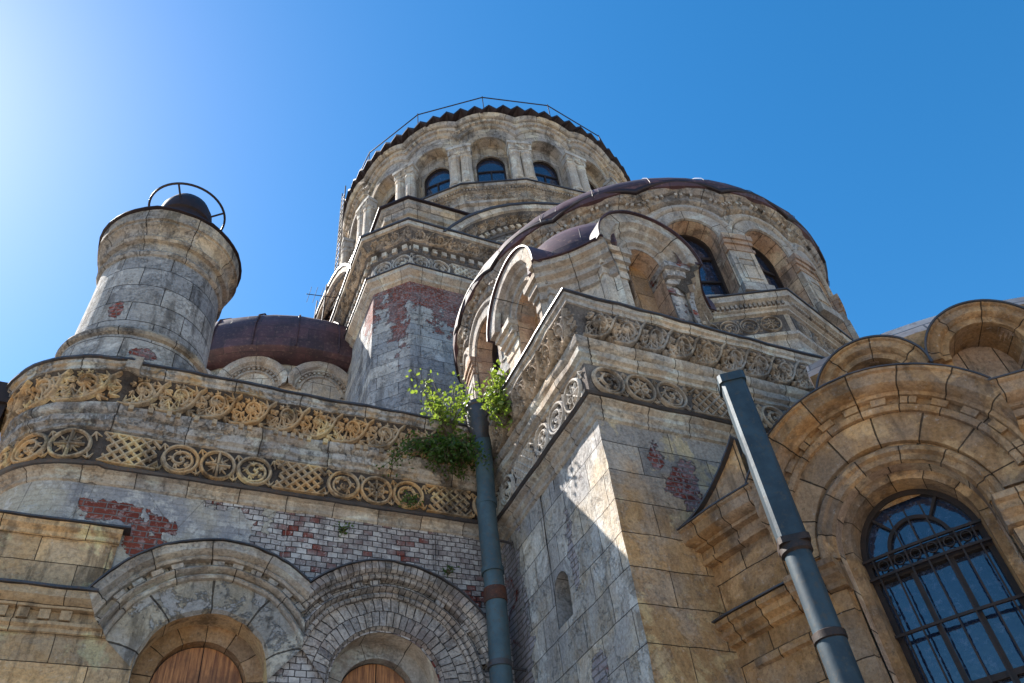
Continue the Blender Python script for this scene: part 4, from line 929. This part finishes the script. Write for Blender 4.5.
# ------------------------------------------------------------ downpipes
def pipe_thing():
    t = thing('downpipe', 'round blue grey downpipe with a rusty collar in the corner between brick wall and block', 'downpipe', (3.9, 8.55, 0))
    def L(pts): return [(x-3.9, y-8.55, z) for x, y, z in pts]
    def wcyl(name, z0, z1, r, mat, n=18):
        b = MB(); N = max(2, int((z1-z0)/.12)); b.tube([(.012*math.sin(z0+2.2*(z0+(z1-z0)*i/N)), 0, z0+(z1-z0)*i/N) for i in range(N+1)], r, n); b.v = [tuple(v) for v in b.v]; return b.build(name, mat, t, .004)
    wcyl('pipe', 0.1, 6.45, .135, M['galv']); wcyl('pipe', 6.5, 7.85, .132, M['galv']); wcyl('pipe', 7.9, 9.05, .13, M['galv'])
    wcyl('collar', 6.38, 6.56, .148, M['rust']); wcyl('collar', 7.8, 7.92, .145, M['galv']); wcyl('collar', 5.55, 5.62, .15, M['tin'])
    wcyl('collar', 6.78, 6.85, .15, M['galv'])
    b = MB(); b.lathe(0, 0, [(.13, 8.9), (.15, 9.05), (.19, 9.18), (.20, 9.5), (.22, 9.52), (.22, 9.58), (.15, 9.58)], 20); b.build('hopper', M['tin'], t, .006)
    b = MB(); b.tube([(0, 0, 5.58), (.35, .05, 5.58)], .02, 6); b.tube([(0, 0, 7.3), (.35, .05, 7.3)], .02, 6); b.build('bracket', M['tin'], t)
    return t
pipe_thing()
fx, fy = 6.88*math.sin(R_(47.3)), 6.88*math.cos(R_(47.3))
fl = thing('flue', 'square blue grey metal duct standing in front of the curved apse', 'duct', (fx, fy, 0))
fl.rotation_euler = (0, 0, R_(-47.3+10))
def sq(name, z0, z1, w, mat, jit=.003):
    b = MB(); N = max(1, int((z1-z0)/.3)); rows = []
    c = .03
    pr_ = [(-w+c, -w), (w-c, -w), (w, -w+c), (w, w-c), (w-c, w), (-w+c, w), (-w, w-c), (-w, -w+c)]
    for i in range(N+1): rows.append([b.vt(x, y, z0+(z1-z0)*i/N) for x, y in pr_])
    b.grid(rows, True); b.face(*rows[0]); b.face(*rows[-1]); return b.build(name, mat, fl, jit)
sq('duct', 5.12, 6.98, .122, M['galv_flue']); sq('cap', 6.95, 7.05, .140, M['galv_flue']); sq('flange', 5.06, 5.12, .140, M['iron'])
b = MB(); b.tube([(0, 0, 0.2), (0, 0, 2.2), (0, 0, 4.25)], .124, 24); b.build('pipe', M['galv_flue'], fl, .003)
b = MB(); b.tube([(0, 0, 4.22), (0, 0, 5.08)], .119, 24); b.build('pipe', M['galv_flue'], fl, .003)
b = MB(); b.lathe(0, 0, [(.122, 4.20), (.137, 4.21), (.137, 4.27), (.12, 4.28)], 24); b.build('collar', M['iron'], fl, .003)
b = MB(); b.lathe(0, 0, [(.122, 4.98), (.142, 5.0), (.142, 5.07), (.12, 5.08)], 24); b.build('collar', M['iron'], fl, .003)
b = MB(); b.tube([(.135, .02, 5.1), (.135, .02, 6.95)], .012, 6); b.build('seam', M['iron'], fl)
ga = thing('drain_hopper', 'dark rusted rain hopper and pipe at the far left edge', 'rain hopper', (-2.46, 9.80, 0))
b = MB(); b.box(-.28, .22, -.2, .2, 9.0, 9.32); b.box(-.22, .14, -.15, .15, 8.7, 9.0); b.build('hopper', M['iron'], ga, .012)
b = MB(); b.tube([(.05, .1, 8.3), (.5, .2, 8.3)], .02, 6); b.build('bracket', M['iron'], ga)
b = MB(); b.tube([(-.05, 0, 8.75), (-.05, 0, 8.2), (-.15, 0, 7.6), (-.15, 0, 4)], .10, 12); b.build('pipe', M['iron'], ga, .006)

# ------------------------------------------------------------ plants in the gutter
def shrub(name, label, loc, n_stem, spread_, height, leaf, nl, mat, droop=0., seed=1, group=None):
    rnd = random.Random(seed)
    t = thing(name, label, 'plant', loc)
    st = MB(); lf = MB()
    for k in range(n_stem):
        a = rnd.uniform(0, 2*PI); q = rnd.uniform(.2, 1)*spread_; hgt = height*rnd.uniform(.45, 1.); pts = []
        for i in range(7):
            s_ = i/6; pts.append((math.cos(a)*q*s_+rnd.uniform(-.02, .02), math.sin(a)*q*.5*s_+rnd.uniform(-.02, .02), hgt*(s_-droop*s_*s_*1.6)))
        st.tube(pts, [.012*(1-.75*i/6) for i in range(7)], 5)
        for j in range(nl):
            s_ = rnd.uniform(.2, 1.0)*6; i0 = min(5, int(s_)); f_ = s_-i0; p = Vector(pts[i0]).lerp(Vector(pts[i0+1]), f_)
            p += Vector((rnd.gauss(0, 1), rnd.gauss(0, 1), rnd.gauss(0, 1)))*leaf*1.1
            d = Vector((rnd.gauss(0, 1), rnd.gauss(0, 1), rnd.gauss(0, .7))).normalized(); nrm = Vector((rnd.gauss(0, 1), rnd.gauss(0, 1), rnd.gauss(.7, 1))).normalized()
            sd_ = d.cross(nrm).normalized(); nrm = sd_.cross(d); L = leaf*rnd.uniform(.6, 1.25); W = L*rnd.uniform(.5, .75)
            o_ = [p, p+d*L*.35+sd_*W*.5+nrm*L*.06, p+d*L*.75+sd_*W*.36, p+d*L, p+d*L*.75-sd_*W*.36, p+d*L*.35-sd_*W*.5+nrm*L*.06]
            ids = []
            for v in o_: ids.append(len(lf.v)); lf.v.append(tuple(v)); lf.uv.append((v.x, v.z))
            mid_ = len(lf.v); v = p+d*L*.5-nrm*L*.05; lf.v.append(tuple(v)); lf.uv.append((v.x, v.z))
            for i in range(6): lf.face(ids[i], ids[(i+1) % 6], mid_)
    st.build('stem', M['stem'], t); lf.build('foliage', mat, t, 0, 0)
    return t
shrub('bush', 'bright green sapling left of the pipe head on the brick wall cornice', (3.42, 8.60, 8.95), 17, .60, 1.1, .075, 34, M['leaf'], 0, 3)
shrub('bush', 'bright green sapling right of the pipe head against the corner block', (3.96, 7.85, 8.7), 22, .34, 1.15, .075, 44, M['leaf'], .05, 5)
shrub('creeper', 'dark green hanging weeds over the frieze beside the pipe', (3.42, 8.60, 8.62), 46, 1.05, .95, .055, 60, M['leaf_dark'], .82, 8)
shrub('weed', 'small weed hanging from the thin drip edge below the ring frieze', (2.85, 8.75, 7.85), 5, .14, .22, .045, 22, M['leaf_dark'], .9, 11)
shrub('weed', 'tiny weed rooted in bare brickwork below the drip edge', (2.05, 8.96, 7.36), 4, .10, .16, .04, 16, M['leaf_dark'], .6, 12)
shrub('weed', 'small weed on the brick wall close beside the downpipe', (3.45, 8.96, 6.95), 5, .10, .3, .04, 16, M['leaf_dark'], .6, 13)

# ------------------------------------------------------------ ladder and aerial
ld = thing('ladder', 'thin iron ladder climbing the left side of the great drum', 'ladder', (0, 0, 0))
la = R_(184); lx, ly = GX-.42+8.25*math.cos(la), GY+.25+8.25*math.sin(la)
tx, ty = -math.sin(la), math.cos(la)
rb = MB()
for s_ in (-.25, .25): rb.tube([(lx+tx*s_, ly+ty*s_, 24.5), (lx+tx*s_, ly+ty*s_, 36.2)], .03, 6)
rb.build('side_rail', M['iron'], ld)
rb = MB(); rb.tube([(lx-tx*.25, ly-ty*.25, 24.8), (lx+tx*.25, ly+ty*.25, 24.8)], .02, 6)
rung = rb.build('rung', M['iron'], ld)
for i in range(1, 31):
    c = rung.copy(); C.objects.link(c); c.parent = ld; c.location = (0, 0, i*.36)
an = thing('aerial', 'thin television aerial on a mast above the low rear dome', 'aerial', (3.05, 18.5, 3.7))
rb = MB(); rb.tube([(0, 0, 16.8), (.05, 0, 19.4)], .03, 6); rb.tube([(-.25, .1, 17.0), (-.2, .1, 18.6)], .02, 6); rb.build('mast', M['iron'], an)
rb = MB(); rb.tube([(-.6, 0, 18.7), (.6, .1, 19.0)], .014, 6)
for k in range(6): x = -.5+.2*k; rb.tube([(x, -.35, 18.72+.05*k), (x, .4, 18.74+.05*k)], .008, 5)
rb.build('antenna', M['iron'], an)
